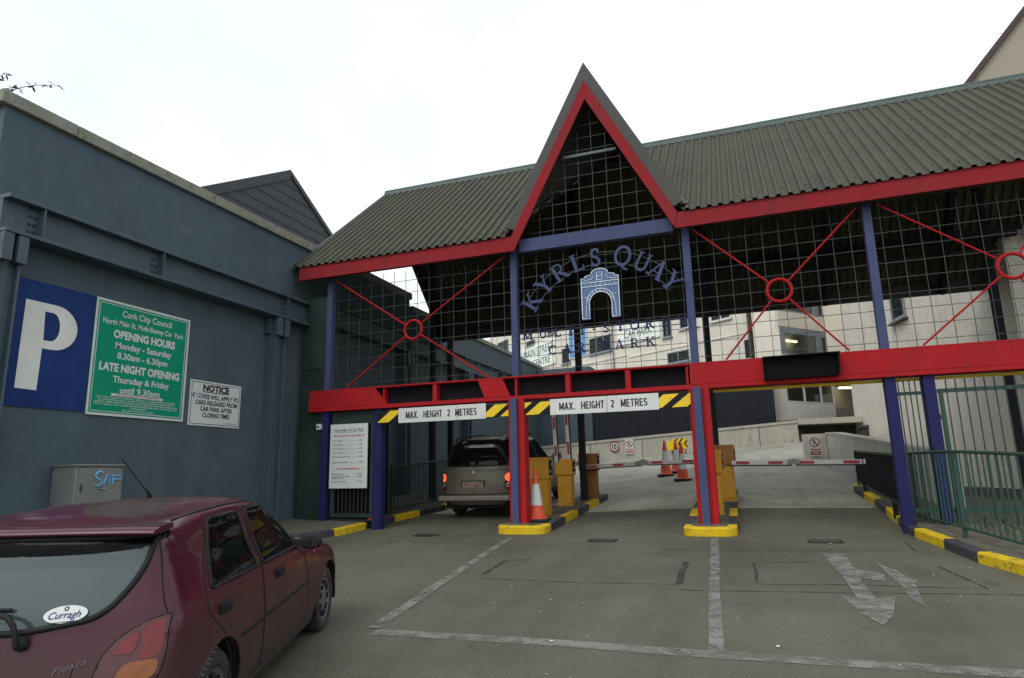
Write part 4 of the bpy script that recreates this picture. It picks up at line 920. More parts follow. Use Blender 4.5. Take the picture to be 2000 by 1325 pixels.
for k in range(9): a = radians(20 + k * 17.5); ln([(cos(a) * .215, .30 + sin(a) * .215), (cos(a) * .255, .30 + sin(a) * .262)], .006)
for k in range(7): ln([(-.27 + k * .09, .645), (-.25 + k * .09, .68)], .006)
mb.build('outline', 'embw', t)

# ------------------------------------------------------------------ price board and mesh gate at the left
t = thing('side_gate', 'green framed barred gate under the left end of the red beam behind the price board', 'gate', (-7.8, 11.9, -.8))
GFr = FRONT(11.84); x0, x1, zb, zt = -8.30, -7.28, -.80, 1.34
mb = MB()
mb.box(x0, x0 + .09, zb, zt, -.05, 0, fr=GFr); mb.box(x1 - .09, x1, zb, zt, -.05, 0, fr=GFr); mb.box(x0 + .091, x1 - .091, zb, zb + .07, -.05, 0, fr=GFr); mb.box(x0 + .091, x1 - .091, 1.08, zt, -.05, -.01, fr=GFr); mb.build('frame', 'dgreen', t, .004)
mb = MB()
for k in range(1, 9): x = x0 + .09 + (x1 - x0 - .18) * k / 9; mb.box(x - .008, x + .008, zb + .071, 1.079, -.035, -.018, fr=GFr)
mb.build('bars', 'wire', t)
mb = MB(); mb.lathe([(0, 0), (.03, 0), (.03, .04), (0, .045)], (x0 + .05, 11.84, -.1), (0, -1, 0), 10); mb.build('latch', 'rust', t)
t = thing('dark_panel', 'dark green steel panel between the blue wall and the left post', 'panel', (-8.9, 11.9, -.8))
mb = MB(); mb.box(-9.14, -8.54, 11.86, 11.90, -.85, 3.9); mb.build('sheet', 'dgreen', t)
mb = MB()
for z in (1.05, 2.3): mb.box(-9.14, -8.54, 11.84, 11.859, z, z + .05)
mb.build('rail', 'dgreen', t)
t = thing('steel_enclosure', 'dark steel enclosure with a flat top beside the left lane behind the gate', 'enclosure', (-8.2, 12.8, -.8))
mb = MB(); mb.box(-8.6, -7.62, 12.15, 13.0, -1.0, 1.15); mb.build('body', 'dark', t, .008)
mb = MB(); mb.box(-8.64, -7.58, 12.11, 13.04, 1.152, 1.18); mb.build('lid', 'black', t)
mb = MB(); mb.box(-7.618, -7.605, 12.25, 12.9, -.7, 1.0); mb.build('door', 'dark', t)
t = thing('camera_box', 'small white box on the blue post beside the price board', 'box', (-8.52, 11.75, 1.0))
mb = MB(); mb.box(-8.60, -8.50, 11.70, 11.80, .98, 1.10); mb.build('housing', 'white', t, .01)
mb = MB(); mb.lathe([(.025, 0), (.02, .015), (0, .016)], (-8.55, 11.70, 1.04), (0, -1, 0), 10); mb.build('lens', 'ink', t)
t = thing('price_board', 'white price board with rows of small text on the side gate', 'sign', (-7.84, 11.8, -.2))
PF = F((-8.285, 11.765, -.225), (1, 0, -.002), (0, 0, 1)); W_, H_ = .895, 1.30
mb = MB(); mb.box(0, W_, 0, H_, -.02, 0, fr=PF); mb.build('board', 'white', t, .003)
mb = MB(); text(mb, 'North Main St. Car Park', PF, .10, .80, 1.15, 1.205, .003, 0, .01); mb.box(.10, .80, 1.128, 1.133, .001, .003, fr=PF); mb.build('green_lettering', 'greenink', t)
mb = MB(); text(mb, 'New Prices From 2nd May 00', PF, .09, .82, 1.04, 1.085, .003, 0, .01); text(mb, 'No Overnight Parking', PF, .18, .72, .375, .412, .003, 0, .02); mb.build('red_lettering', 'redink', t)
mb = MB()
for k, (s_, r_) in enumerate((('0 to 1 Hour', '.80'), ('1 to 2 Hours', '1.60'), ('2 to 3 Hours', '2.40'), ('3 to 4 Hours', '3.20'), ('All day maximum rate', '12.00'), ('Charge lost ticket', '12.00'))):
    z = .95 - k * .082 - (.03 if k == 5 else 0); wd = min(.42, .021 * len(s_))
    text(mb, s_, PF, .07, .07 + wd, z, z + .026, .003); text(mb, r_, PF, .69, .69 + .022 * len(r_), z, z + .026, .003); mb.box(.09 + wd, .67, z, z + .003, .001, .003, fr=PF)
for s_, wd, z in (('Overnight charge', .30, .275), ('Charge for vehicle release', .44, .225), ('outside of hours', .28, .192), ('Charge per lost ticket', .36, .125)): text(mb, s_, PF, .06, .06 + wd, z, z + .023, .003)
for r_, z in (('15.00', .275), ('120.00', .225), ('12.00', .125)): text(mb, r_, PF, .67, .79, z, z + .023, .003)
mb.box(.06, .15, .392, .395, .001, .003, fr=PF); mb.box(.75, .84, .392, .395, .001, .003, fr=PF); mb.build('lettering', 'greyink', t)

# ------------------------------------------------------------------ railings
def railing(name, lab, path, h, mt, n, zoff=.13, rail=.022, bar=.008, posts=True, zf=None, low=.10):
    t = thing(name, lab, 'railing', gz(*path[0], zoff))
    zf = zf or (lambda x, y: road_z(x, y) + zoff)
    P = [V((x, y, zf(x, y))) for x, y in path]; D = [0]
    for a, b in zip(P, P[1:]): D.append(D[-1] + (b - a).length)
    def at(s):
        for i in range(len(P) - 1):
            if s <= D[i + 1] or i == len(P) - 2: return P[i].lerp(P[i + 1], (s - D[i]) / (D[i + 1] - D[i]))
    up = V((0, 0, 1))
    mb = MB(); mb.tube([p + up * h for p in P], rail, 8); mb.build('top_rail', mt, t)
    mb = MB(); mb.tube([p + up * low for p in P], rail * .8, 8); mb.build('bottom_rail', mt, t)
    mb = MB()
    for i in range(1, n): c = at(D[-1] * i / n); mb.bar(c + up * low, c + up * h, bar * 2, bar * 2, (1, 0, 0))
    mb.build('bars', mt, t)
    if posts:
        for s_ in frange(0, D[-1], max(1, round(D[-1] / 2.2))):
            c = at(s_); mb = MB(); mb.bar(c - up * .2, c + up * (h + .01), .05, .05, (1, 0, 0)); mb.build('post', mt, t)
    return t
railing('kerb_railing', 'dark green railing along the left kerb beside the waiting van', [(-7.55, 13.0), (-7.40, 14.0), (-7.3, 16.2)], 1.0, 'dgreen', 26)
railing('kerb_railing', 'bright green railing along the painted kerb at the right edge', [(2.36, 12.6), (2.5, 10.6), (2.75, 8.9), (3.35, 6.6), (4.0, 4.6)], 1.05, 'green', 52, zf=lambda x, y: -.87 - .0 * y + (.05 if y < 0 else 0) - .045 * max(0, 11 - y), low=.06)
t = thing('mesh_barrier_panel', 'black mesh panel on feet beside the right lane behind the blue post', 'barrier', (2.05, 13.8, -.7))
a, b = V((2.08, 12.0, -.80)), V((1.98, 15.9, -.45)); up = V((0, 0, 1))
mb = MB()
for p in (a, b): mb.bar(p, p + up * (.95 if p is a else .75), .04, .04, (1, 0, 0))
mb.bar(a + up * .17, b + up * .12, .035, .035); mb.bar(a + up * .95, b + up * .75, .04, .04); mb.build('frame', 'dgreen', t)
mb = MB(); mb.mesh([a + up * .19, b + up * .13, b + up * .73, a + up * .93], [(0, 1, 2, 3)]); mb.build('infill', 'dark', t)
mb = MB()
for q in (.15, .8): c = a.lerp(b, q); mb.box(c.x - .04, c.x + .04, c.y - .03, c.y + .03, c.z - .12, c.z + .17)
mb.build('foot', 'black', t)
# tall barred gate at right
t = thing('tall_barred_gate', 'tall green barred gate and fixed bars under the right end of the red beam', 'gate', (3.2, 12, -.9))
mb = MB()
for k in range(5): x = 2.21 + k * .078; mb.box(x - .008, x + .008, 11.87, 11.886, -.9, 1.30)
for x in frange(2.86, 4.78, 15): mb.box(x - .008, x + .008, 11.87, 11.886, -.85, 1.28)
mb.build('bars', 'dgreen', t)
mb = MB(); mb.box(2.17, 2.53, 11.888, 11.93, 1.07, 1.12); mb.box(2.17, 2.53, 11.888, 11.93, -.72, -.66); mb.box(2.74, 4.82, 11.888, 11.93, 1.08, 1.14); mb.box(2.74, 4.82, 11.888, 11.93, -.72, -.66); mb.box(2.745, 2.80, 11.84, 11.887, -.85, 1.10)
mb.build('frame', 'green', t)
mb = MB(); mb.bar((2.70, 11.86, .75), (2.76, 11.86, .66), .05, .03); mb.build('hinge', 'green', t)

# ------------------------------------------------------------------ ticket machines and barriers
ORI = F((0, 0, 0), (1, 0, 0), (0, 0, 1))
def machine(name, lab, cat, loc, sx, h, head, mb_, mh, group):
    t = thing(name, lab, cat, loc, group); X, Y, Z = loc
    f = F((X, Y, Z), (1, 0, 0), (0, 0, 1))      # a right, b up, n towards the camera
    hw = .165 * sx
    mb = MB(); mb.box(-hw, hw, -.04, h - head, -.13, .13, fr=f); mb.box(-hw * .55, hw * .9, .06, h - head - .05, .1305, .142, fr=f); mb.build('body', mb_, t, .008)
    mb = MB(); mb.box(-hw - .035, hw + .035, h - head, h, -.16, .16, fr=f); hd = mb.build('head', mh, t, .014)
    g = F((X + hw + .035, Y, Z), (0, 1, 0), (0, 0, 1))
    mb = MB(); mb.box(-.11, .11, h - head + .07, h - .06, .001, .012, fr=g); mb.build('face_plate', 'trim', hd, .004)
    mb = MB(); mb.box(-.09, -.02, h - head + .13, h - head + .16, .0125, .02, fr=g); mb.lathe([(.03, 0), (.028, .012), (0, .014)], g.p(.07, h - .14, .012), g.n, 10); mb.build('ticket_slot', 'armw', hd)
    mb = MB(); mb.box(-hw - .03, hw + .03, -.05, .012, -.16, .16, fr=f); mb.build('plinth', 'kgrey', t)
    return t
isl = lambda x, y: road_z(x, y) + .122
GM = 'ticket machines on the islands'; GB = 'barrier cabinets'
machine('ticket_machine', 'yellow ticket machine behind the traffic cone and left column', 'ticket machine', (-4.04, 12.75, isl(-4.04, 12.75)), 1.05, 1.13, .42, 'mach', 'mach', GM)
machine('ticket_machine', 'wide yellow ticket machine half hidden behind the right column', 'ticket machine', (-.82, 12.65, isl(-.82, 12.65)), 1.25, 1.14, .42, 'mach', 'mach', GM)
def arm(parent, p, q, reds, name='arm', w_=.085):
    p, q = V(p), V(q); d = (q - p).normalized(); up = V((0, 0, 1)) if abs(d.z) < .8 else V((-1, 0, 0))
    mb = MB(); mb.bar(p, q, .05, w_, up); o = mb.build(name, 'armw', parent, .006)
    r = d.cross(up).normalized(); r = r if r.y < 0 else -r; t2 = r.cross(d).normalized()
    for a, b in reds:
        A, B = p.lerp(q, a), p.lerp(q, b); mb = MB(); mb.bar(A + r * .029, B + r * .029, .006, w_ * .62, up); mb.build('red_reflector', 'armr', o)
    mb = MB(); s_ = V((0, 0, -1)) if abs(d.z) < .8 else V((1, 0, 0)); mb.bar(p + s_ * (w_ / 2 + .012), q + s_ * (w_ / 2 + .012), .03, .022, up); mb.build('rubber_edge', 'rubber', o)
    return o
t = machine('barrier_gate', 'brown orange barrier cabinet with its arm closed across the middle lane', 'barrier', (-3.72, 15.55, isl(-3.72, 15.55)), 1.12, 1.02, .40, 'mach2', 'mach2', GB)
o = arm(t, (-3.80, 15.26, .10), (-2.44, 15.26, .155), [(.08, .26), (.52, .70)])
arm(t, (-2.30, 15.26, .165), (-1.25, 15.26, .175), [(.08, .32), (.72, .95)])
mb = MB(); mb.prism([(-2.58, .10), (-2.30, .11), (-2.28, .21), (-2.40, .25), (-2.58, .19)], FRONT(15.22), -.03, .02); mb.build('arm_joint', 'cab', t, .006)
t = machine('barrier_gate', 'amber barrier cabinet beside the van with its striped arm folded up', 'barrier', (-3.91, 14.15, isl(-3.91, 14.15)), .92, 1.0, .34, 'mach', 'mach', GB)
arm(t, (-4.06, 14.0, .20), (-4.10, 14.0, 1.36), [(.12, .32), (.62, .85)], w_=.075); arm(t, (-3.78, 14.02, .20), (-3.82, 14.02, 1.42), [(.14, .36), (.66, .92)], w_=.075)
t = machine('barrier_gate', 'orange barrier cabinet behind the right column with its arm closed across the right lane', 'barrier', (-.60, 14.05, isl(-.6, 14.05)), 1.0, 1.10, .40, 'mach', 'mach2', GB)
arm(t, (-.46, 13.78, .105), (.62, 13.78, .085), [(.08, .30), (.62, .86)]); arm(t, (.70, 13.78, .085), (1.82, 13.78, .07), [(.06, .28), (.72, .96)])
mb = MB(); mb.prism([(.55, .05), (.76, .045), (.76, .13), (.66, .16), (.55, .135)], FRONT(13.74), -.03, .02); mb.build('arm_joint', 'cab', t, .006)
mb = MB(); mb.box(1.84, 1.87, 13.75, 13.81, .03, .115); mb.build('arm_tip', 'armw', t)
# road studs
for x, y, l in ((-3.15, 16.6, 'pair of small white studs on the ramp nearest the barrier'), (-2.62, 18.3, 'pair of small white studs on the ramp farther from the barrier')):
    t = thing('road_stud', l, 'road stud', gz(x, y), 'white studs on the ramp')
    for dx in (-.07, .07):
        mb = MB(); mb.lathe([(.05, 0), (.04, .022), (0, .026)], gz(x + dx, y, 0), (0, 0, 1), 10); mb.build('stud', 'white', t)

# ------------------------------------------------------------------ traffic cones
def cone(loc, h, lab, tilt=0):
    t = thing('traffic_cone', lab, 'traffic cone', loc, 'orange and white traffic cones'); o = V(loc); up = V((sin(tilt), 0, cos(tilt)))
    mb = MB(); r = .235 * h / .95
    mb.box(o.x - r, o.x + r, o.y - r, o.y + r, o.z, o.z + .045); mb.build('base', 'rubber', t, .015)
    R = lambda q: (.165 - .135 * q) * h / .95
    z0 = .046; cut = [0, .27, .70, 1.0]
    for i, (a, b) in enumerate(zip(cut, cut[1:])):
        mb = MB(); pr = [(R(a), z0 + a * h), (R(b), z0 + b * h)]
        if i == 2: pr += [(R(b) * .8, z0 + h + .012), (R(b) * .5, z0 + h + .012), (R(b) * .45, z0 + h - .03)]
        if i == 0: pr = [(R(a) + .045, z0), (R(a) + .02, z0 + .03)] + [(R(.04), z0 + .04 * h), (R(b), z0 + b * h)]
        mb.lathe(pr, o, up, 24); mb.build('white_sleeve' if i == 1 else 'orange_section', 'conew' if i == 1 else 'cone', t)
cone((-3.93, 12.12, isl(-3.93, 12.12)), .90, 'traffic cone on the left island in front of the yellow ticket machine', -.02)
cone((-2.50, 20.0, road_z(-2.5, 20.0)), .96, 'tall cone leftmost of those on the ramp beside the yellow sign')
cone((-2.24, 20.5, road_z(-2.24, 20.5)), .90, 'cone in the middle of those on the ramp')
cone((-1.86, 18.3, road_z(-1.86, 18.3)), .92, 'cone on the ramp nearest the barrier arm and right column')
cone((-7.33, 12.0, road_z(-7.3, 12.0) + .13), .62, 'cone standing behind the left blue post by the steel enclosure')

# ------------------------------------------------------------------ concrete ramp walls and their signs
def wall_run(mb, path, zt, zb, th, side=1):
    P = [V((x, y, 0)) for x, y in path]; n = len(P)
    O = []
    for i in range(n):
        d = (P[min(n - 1, i + 1)] - P[max(0, i - 1)]).normalized(); O.append(P[i] + V((-d.y, d.x, 0)) * th * side)
    vs = []
    for i in range(n): vs += [(P[i].x, P[i].y, zb[i]), (P[i].x, P[i].y, zt[i]), (O[i].x, O[i].y, zt[i]), (O[i].x, O[i].y, zb[i])]
    fs = [(0, 3, 2, 1), tuple(4 * (n - 1) + k for k in range(4))]
    for i in range(n - 1):
        for k in range(4): fs.append((4 * i + k, 4 * i + (k + 1) % 4, 4 * i + 4 + (k + 1) % 4, 4 * i + 4 + k))
    mb.mesh(vs, fs)
t = thing('ramp_wall', 'long pale concrete parapet wall rising along the back of the ramp', 'wall', (-3, 28, .5))
xs = frange(-9.2, 1.62, 12); zt = [1.0 + .062 * (x + 9.2) for x in xs]
mb = MB(); wall_run(mb, [(x, 28.0) for x in xs], zt, [0] * 13, .25); mb.build('wall', 'conc', t)
mb = MB(); wall_run(mb, [(x, 27.96) for x in xs], [z + .10 for z in zt], [z + .002 for z in zt], .33); mb.build('coping', 'conc', t)
mb = MB()
for x in (-6.6, -4.4, -2.0, .2): mb.box(x - .012, x + .012, 27.985, 27.998, .3, 1.0 + .062 * (x + 9.2))
mb.build('joint', 'concd', t)
mb = MB(); mb.box(1.63, 3.9, 28, 30.6, 1.60, 1.82); mb.build('deck_slab', 'conc', t, .01)
mb = MB(); mb.box(1.63, 4.2, 29.6, 29.8, 0, 1.598); mb.build('recess_wall', 'concd', t)  # shade under the slab is painted in with the dark concrete
t = thing('inner_ramp_wall', 'low curved concrete wall at the inside of the ramp on the right', 'wall', (2, 20, .2))
mb = MB(); mb.box(1.36, 2.02, 21.9, 22.15, -.4, .955); mb.build('end_wall', 'concl', t, .012)
ip = [(2.03, 22.0), (2.08, 20.6), (2.2, 19.2), (2.38, 18.0), (2.65, 16.8), (3.0, 15.8), (3.5, 15.0)]
mb = MB(); wall_run(mb, ip, [.93, .86, .74, .62, .47, .33, .2], [-.9] * 7, .2); mb.build('wall', 'concl', t)
mb = MB(); wall_run(mb, [(x - .02, y) for x, y in ip], [.99, .92, .80, .68, .53, .39, .26], [.932, .862, .742, .622, .472, .332, .202], .25); mb.build('coping', 'concl', t)
def disc(mb, f, a, b, r, d, m=0, n=28): mb.face([f.p(a + r * cos(2 * pi * k / n), b + r * sin(2 * pi * k / n), d) for k in range(n)], m)
def ring(mb, f, a, b, r0, r1, d, m=0, n=28):
    for k in range(n):
        p, q = 2 * pi * k / n, 2 * pi * (k + 1) / n
        mb.face([f.p(a + r0 * cos(p), b + r0 * sin(p), d), f.p(a + r1 * cos(p), b + r1 * sin(p), d), f.p(a + r1 * cos(q), b + r1 * sin(q), d), f.p(a + r0 * cos(q), b + r0 * sin(q), d)], m)
SF1 = FRONT(27.95)
t = thing('speed_limit_sign', 'round speed sign reading 10 on the pale ramp wall', 'sign', (-5.55, 27.9, .8))
mb = MB(); mb.lathe([(0, 0), (.205, 0), (.205, .02), (0, .021)], (-5.56, 27.95, 1.0), (0, -1, 0), 28, 0, False); mb.build('plate', 'white', t)
mb = MB(); ring(mb, SF1, -5.56, 1.0, .165, .203, .024); mb.build('red_ring', 'armr', t)
mb = MB(); text(mb, '10', SF1, -5.66, -5.46, .90, 1.10, .024, 0, .04); mb.build('lettering', 'ink', t)
def noped(f, a, b, lab):
    t = thing('no_pedestrians_sign', lab, 'sign', f.p(a, b), 'no pedestrians signs on the ramp walls')
    mb = MB(); mb.box(a - .17, a + .17, b - .30, b + .30, 0, .015, fr=f); mb.build('plate', 'white', t)
    mb = MB(); ring(mb, f, a, b + .11, .115, .145, .018); mb.prism([(a - .10, b + .19), (a - .08, b + .21), (a + .10, b + .03), (a + .08, b + .01)], f, .0185, .0195)
    mb.box(a - .14, a + .14, b - .12, b - .085, .0155, .0175, fr=f); mb.box(a - .14, a + .14, b - .26, b - .155, .0155, .0175, fr=f); mb.build('red_marks', 'armr', t)
    mb = MB(); disc(mb, f, a + .005, b + .185, .018, .017); mb.prism([(a - .02, b + .16), (a + .02, b + .16), (a + .03, b + .10), (a + .06, b + .03), (a + .03, b + .03), (a, b + .09), (a - .04, b + .03), (a - .06, b + .03), (a - .02, b + .10)], f, .0155, .0165); mb.build('walking_figure', 'ink', t)
    mb = MB(); mb.box(a - .10, a + .10, b - .22, b - .195, .018, .019, fr=f); mb.build('lettering', 'white', t)
noped(SF1, -4.93, .98, 'no pedestrians sign beside the round speed sign on the ramp wall')
noped(FRONT(21.88), 1.68, .60, 'no pedestrians sign on the end of the inner ramp wall')
t = thing('chevron_sign', 'black and yellow chevron board pointing left among the cones', 'sign', (-2.8, 27.6, .4))
f = FRONT(27.4)
mb = MB(); mb.box(-3.08, -2.52, .80, 1.22, -.02, 0, fr=f); mb.build('board', 'syel', t)
mb = MB()
for a in (-3.10, -2.90, -2.66):
    w_ = .075
    p = [(a, 1.01), (a + .16, 1.22), (a + .16 + w_, 1.22), (a + w_, 1.01), (a + .16 + w_, .80), (a + .16, .80)]; q = clip_poly(p[:4], -3.08, -2.52, .80, 1.22); r = clip_poly([p[0], p[3], p[4], p[5]], -3.08, -2.52, .80, 1.22)
    for k in (q, r):
        if k: mb.prism(k, f, .001, .004)
mb.build('chevron', 'ink', t)
mb = MB()
for x in (-3.0, -2.6): mb.bar((x, 27.43, .3), (x, 27.43, .8), .04, .04)
mb.build('leg', 'rubber', t)
t = thing('yellow_sign', 'plain yellow sign on a black tapering stand behind the cones', 'sign', (-3.1, 26.5, .3))
mb = MB(); mb.box(-3.21, -2.90, .74, 1.10, 26.5, 26.53); mb.v = [V((a.x, a.z, a.y)) for a in mb.v]; mb.build('panel', 'syel', t, .01)
mb = MB(); mb.prism([(-3.06, .73), (-2.92, .73), (-2.95, .35), (-3.0, .35)], FRONT(26.5), -.03, 0); mb.build('stand', 'ink', t)

# ------------------------------------------------------------------ buildings at the back
t = thing('clad_building', 'dark blue grey ribbed metal cladding above the pale ramp wall', 'building', (-4, 30, .5))
mb = MB(); mb.box(-6.74, .92, 29.36, 30.4, -1, 4.45); mb.build('wall', 'clad', t)
mb = MB(); x = -6.70
while x < .9: mb.box(x, x + .06, 29.32, 29.359, .2, 4.44); x += .16
mb.build('cladding_ribs', 'clad', t)
mb = MB(); mb.box(-6.74, .95, 29.28, 30.45, 4.452, 4.52); mb.build('roof_edge', 'flash', t)
XY = F((0, 0, 0), (1, 0, 0), (0, 1, 0), (0, 0, 1))
uB = V((.827, -.563, 0)).normalized(); PB = F((-.195, 33, 0), uB, (0, 0, 1))
uA = V((.713, -.702, 0)).normalized(); PA = F((-11.342, 40.586, 0), uA, (0, 0, 1))
t = beige = thing('multi_storey_building', 'beige rendered multi-storey car park seen through the wire mesh', 'building', (-6, 40, 0))
p0, p1, p2, p3 = PA.p(-14, 0), PB.p(-13.48, 0), PB.p(2.2, 0), PB.p(2.2, 0, -12)
mb = MB(); mb.prism([p.to_tuple()[:2] for p in (p0, p1, p2, p3, V((2, 50, 0)), V((-18, 60, 0)))], XY, -1.5, 10.6); mb.build('wall', 'beige', t)
def window(f, a0, a1, b0, b1, parent, fm='frame', mull=0, deep=.02, gl='wglass'):
    mb = MB(); e = .06
    mb.box(a0, a1, b0, b0 + e, 0, .05, fr=f); mb.box(a0, a1, b1 - e, b1, 0, .05, fr=f); mb.box(a0, a0 + e, b0 + e + .001, b1 - e - .001, 0, .05, fr=f); mb.box(a1 - e, a1, b0 + e + .001, b1 - e - .001, 0, .05, fr=f)
    for k in range(mull): x = a0 + (a1 - a0) * (k + 1) / (mull + 1); mb.box(x - .025, x + .025, b0 + e + .001, b1 - e - .001, 0, .045, fr=f)
    o = mb.build('window', fm, parent)
    mb = MB(); mb.mesh([f.p(a0 + e, b0 + e, .015), f.p(a1 - e, b0 + e, .015), f.p(a1 - e, b1 - e, .015), f.p(a0 + e, b1 - e, .015)], [(0, 1, 2, 3)]); mb.build('pane', gl, o)
    mb = MB(); mb.box(a0 - .05, a1 + .05, b0 - .07, b0 - .001, .0, .12, fr=f); mb.build('sill', fm, o)
    mb = MB(); mb.mesh([f.p(a0 + e, b0 + e, .004), f.p(a1 - e, b0 + e, .004), f.p(a1 - e, b1 - e, .004), f.p(a0 + e, b1 - e, .004)], [(0, 1, 2, 3)]); mb.build('dark_room', 'inside', o)
for a0, a1, b0, b1, mu in ((-4.75, -4.15, 6.95, 7.95, 1), (-10.6, -8.7, 6.95, 7.95, 2), (-4.55, -3.1, 5.5, 6.1, 1), (.15, 1.2, 5.02, 6.02, 0), (-13.2, -12.4, 6.75, 7.75, 0), (-3.6, -2.4, 7.2, 8.2, 1), (-1.6, -.4, 7.2, 8.4, 1)): window(PB, a0, a1, b0, b1, t, 'frameg' if a0 < -4 else 'frame', mu)
for a0, a1, b0, b1, mu in ((-4.6, -3.3, 8.72, 9.12, 0), (-9.5, -7.6, 9.05, 9.95, 1), (-1.4, -.5, 9.0, 9.8, 0)): window(PA, a0, a1, b0, b1, t, 'frameg', mu)
mb = MB(); mb.box(-13.4, -7.5, 6.42, 6.48, 0, .04, fr=PB); mb.box(-7.4, 2.1, 6.28, 6.34, 0, .04, fr=PB); mb.build('string_course', 'beige', t)
mb = MB(); mb.tube([PB.p(-8.55, 5, .06), PB.p(-8.55, 10, .06)], .05, 6); mb.build('drainpipe', 'frameg', t)
t = thing('car_park_sign', 'white MULTI-STOREY CAR PARK sign on the beige building behind the lettering', 'sign', PB.p(-6.5, 7.2))
mb = MB(); mb.box(-8.15, -4.92, 7.08, 9.2, .03, .08, fr=PB); mb.build('board', 'bsign', t)
mb = MB(); text(mb, 'MULTI-STOREY', PB, -8.0, -5.1, 8.25, 8.75, .083, 0, .0); text(mb, 'CAR PARK', PB, -7.55, -5.5, 7.38, 7.92, .083, 0, .0); mb.build('lettering', 'gink', t)
t = thing('street_centre_sign', 'white NORTH MAIN STREET CENTRE sign at the left of the beige building', 'sign', PA.p(-4, 7.5))
mb = MB(); mb.box(-7.9, -.45, 6.95, 8.7, .03, .08, fr=PA); mb.build('board', 'bsign', t)
mb = MB(); text(mb, 'NORTH MAIN STREET', PA, -7.7, -.6, 7.92, 8.45, .083, 0, .0); text(mb, 'CENTRE', PA, -3.6, -1.1, 7.12, 7.62, .083, 0, .0); mb.build('lettering', 'gink', t)
t = thing('parking_symbol_sign', 'blue and white parking P sign on the beige building between the two white signs', 'sign', PB.p(-11.6, 7))
mb = MB(); mb.box(-12.45, -10.75, 6.95, 8.85, .03, .08, fr=PB); mb.build('board', 'white', t)
BL = mat('bright_sign_blue', (.10, .28, .62), .5, var=.15)
mb = MB(); mb.box(-12.36, -12.0, 7.03, 8.78, .081, .09, fr=PB); mb.box(-11.2, -10.83, 7.03, 8.78, .081, .09, fr=PB); mb.box(-11.999, -11.201, 7.03, 7.20, .081, .09, fr=PB); mb.box(-11.62, -11.201, 7.201, 7.62, .081, .09, fr=PB)
mb.build('blue_field', BL, t)
mb = MB(); text(mb, 'P', PB, -11.92, -11.28, 7.25, 8.65, .092, 0, .08); mb.build('lettering', BL, t)
# glazed stair tower
t = thing('glazed_stair_tower', 'pale glazed stair tower with lit strip lights beside the beige building', 'building', (1.5, 31, 1))
C0 = V((1.44, 30.5, 0)); uC = V((.647, .763, 0)).normalized(); PC = F(C0, uC, (0, 0, 1)); PD = F(C0, uB, (0, 0, 1))
bands = ((1.95, 2.72), (4.0, 4.82), (6.06, 6.76), (7.8, 10.5))
mb = MB()
for a, b in bands[1:]: mb.box(-.02, 3.3, a, b, -.12, 0, fr=PC)
mb.build('upper_wall', 'beige', t)
mb = MB(); mb.box(-.02, 3.3, *bands[0], -.12, 0, fr=PC); mb.build('spandrel', 'frame', t)
mb = MB(); x = .0
while x < 3.25: mb.box(x, x + .05, 2.0, 2.66, .001, .02, fr=PC); x += .10
mb.build('spandrel_ribs', 'frame', t)
mb = MB(); mb.box(-1.3, -.02, 1.95, 10.5, -.10, 0, fr=PD); mb.build('side_panel', 'beige', t)
for a, b in ((2.725, 3.99), (4.825, 6.05), (6.765, 7.79)):
    mb = MB()
    for x in ((0, 1.2, 2.35, 3.22) if a < 4 else (0, .17, 2.45, 2.62, 3.22)): mb.box(x, x + (.08 if a < 4 else .16 if x < 3 else .08), a, b, -.08, .01, fr=PC)
    mb.box(.081, 3.21, a, a + .06, -.08, .005, fr=PC)
    mb.box(.081, 3.21, b - .28, b, -.07, .0, fr=PC); o = mb.build('window', 'frameg' if a > 4 else 'frame', t)
    mb = MB(); mb.mesh([PC.p(.08, a, -.04), PC.p(3.2, a, -.04), PC.p(3.2, b, -.04), PC.p(.08, b, -.04)], [(0, 1, 2, 3)]); mb.build('pane', 'wglass', o)
    mb = MB(); z = b - .62 if a < 4 else b - .48
    if a > 4: p, q = PC.p(.55, z, -.5), PC.p(1.75, z, -.5); mb.bar(p, q, .10, .09); mb.build('strip_light', 'tube', t)
mb = MB(); mb.box(.6, 3.6, 1.9, 10.5, -2.2, -2.1, fr=PC)
for z in (2.6, 4.2, 6.3, 8.2): mb.box(.6, 3.3, z, z + .1, -2.09, -.13, fr=PC)
mb.build('interior', 'inside', t)
mb = MB(); mb.box(-.1, 3.4, 10.502, 10.6, -2.2, .05, fr=PC); mb.build('roof', 'flash', t)
t = thing('parking_deck', 'dark open parking deck with a strip light between the stair tower and pebbledash wall', 'building', (5, 35, 1))
mb = MB(); mb.box(2.6, 9, 37, 37.2, 1.5, 6); mb.box(2.6, 9, 33.2, 36.99, 3.75, 4.1); mb.box(2.6, 9, 33.2, 36.99, 1.6, 1.85); mb.build('interior', 'inside', t)
mb = MB(); mb.bar((3.95, 34.4, 3.6), (4.65, 34.9, 3.62), .09, .08); mb.build('strip_light', 'tube', t)
mb = MB(); mb.box(2.6, 9, 33.1, 33.19, 1.6, 2.55); mb.build('parapet', 'concd', t)
mb = MB(); mb.box(3.35, 9, 32.95, 33.19, 3.74, 10.5); mb.build('wall', 'beige', t)
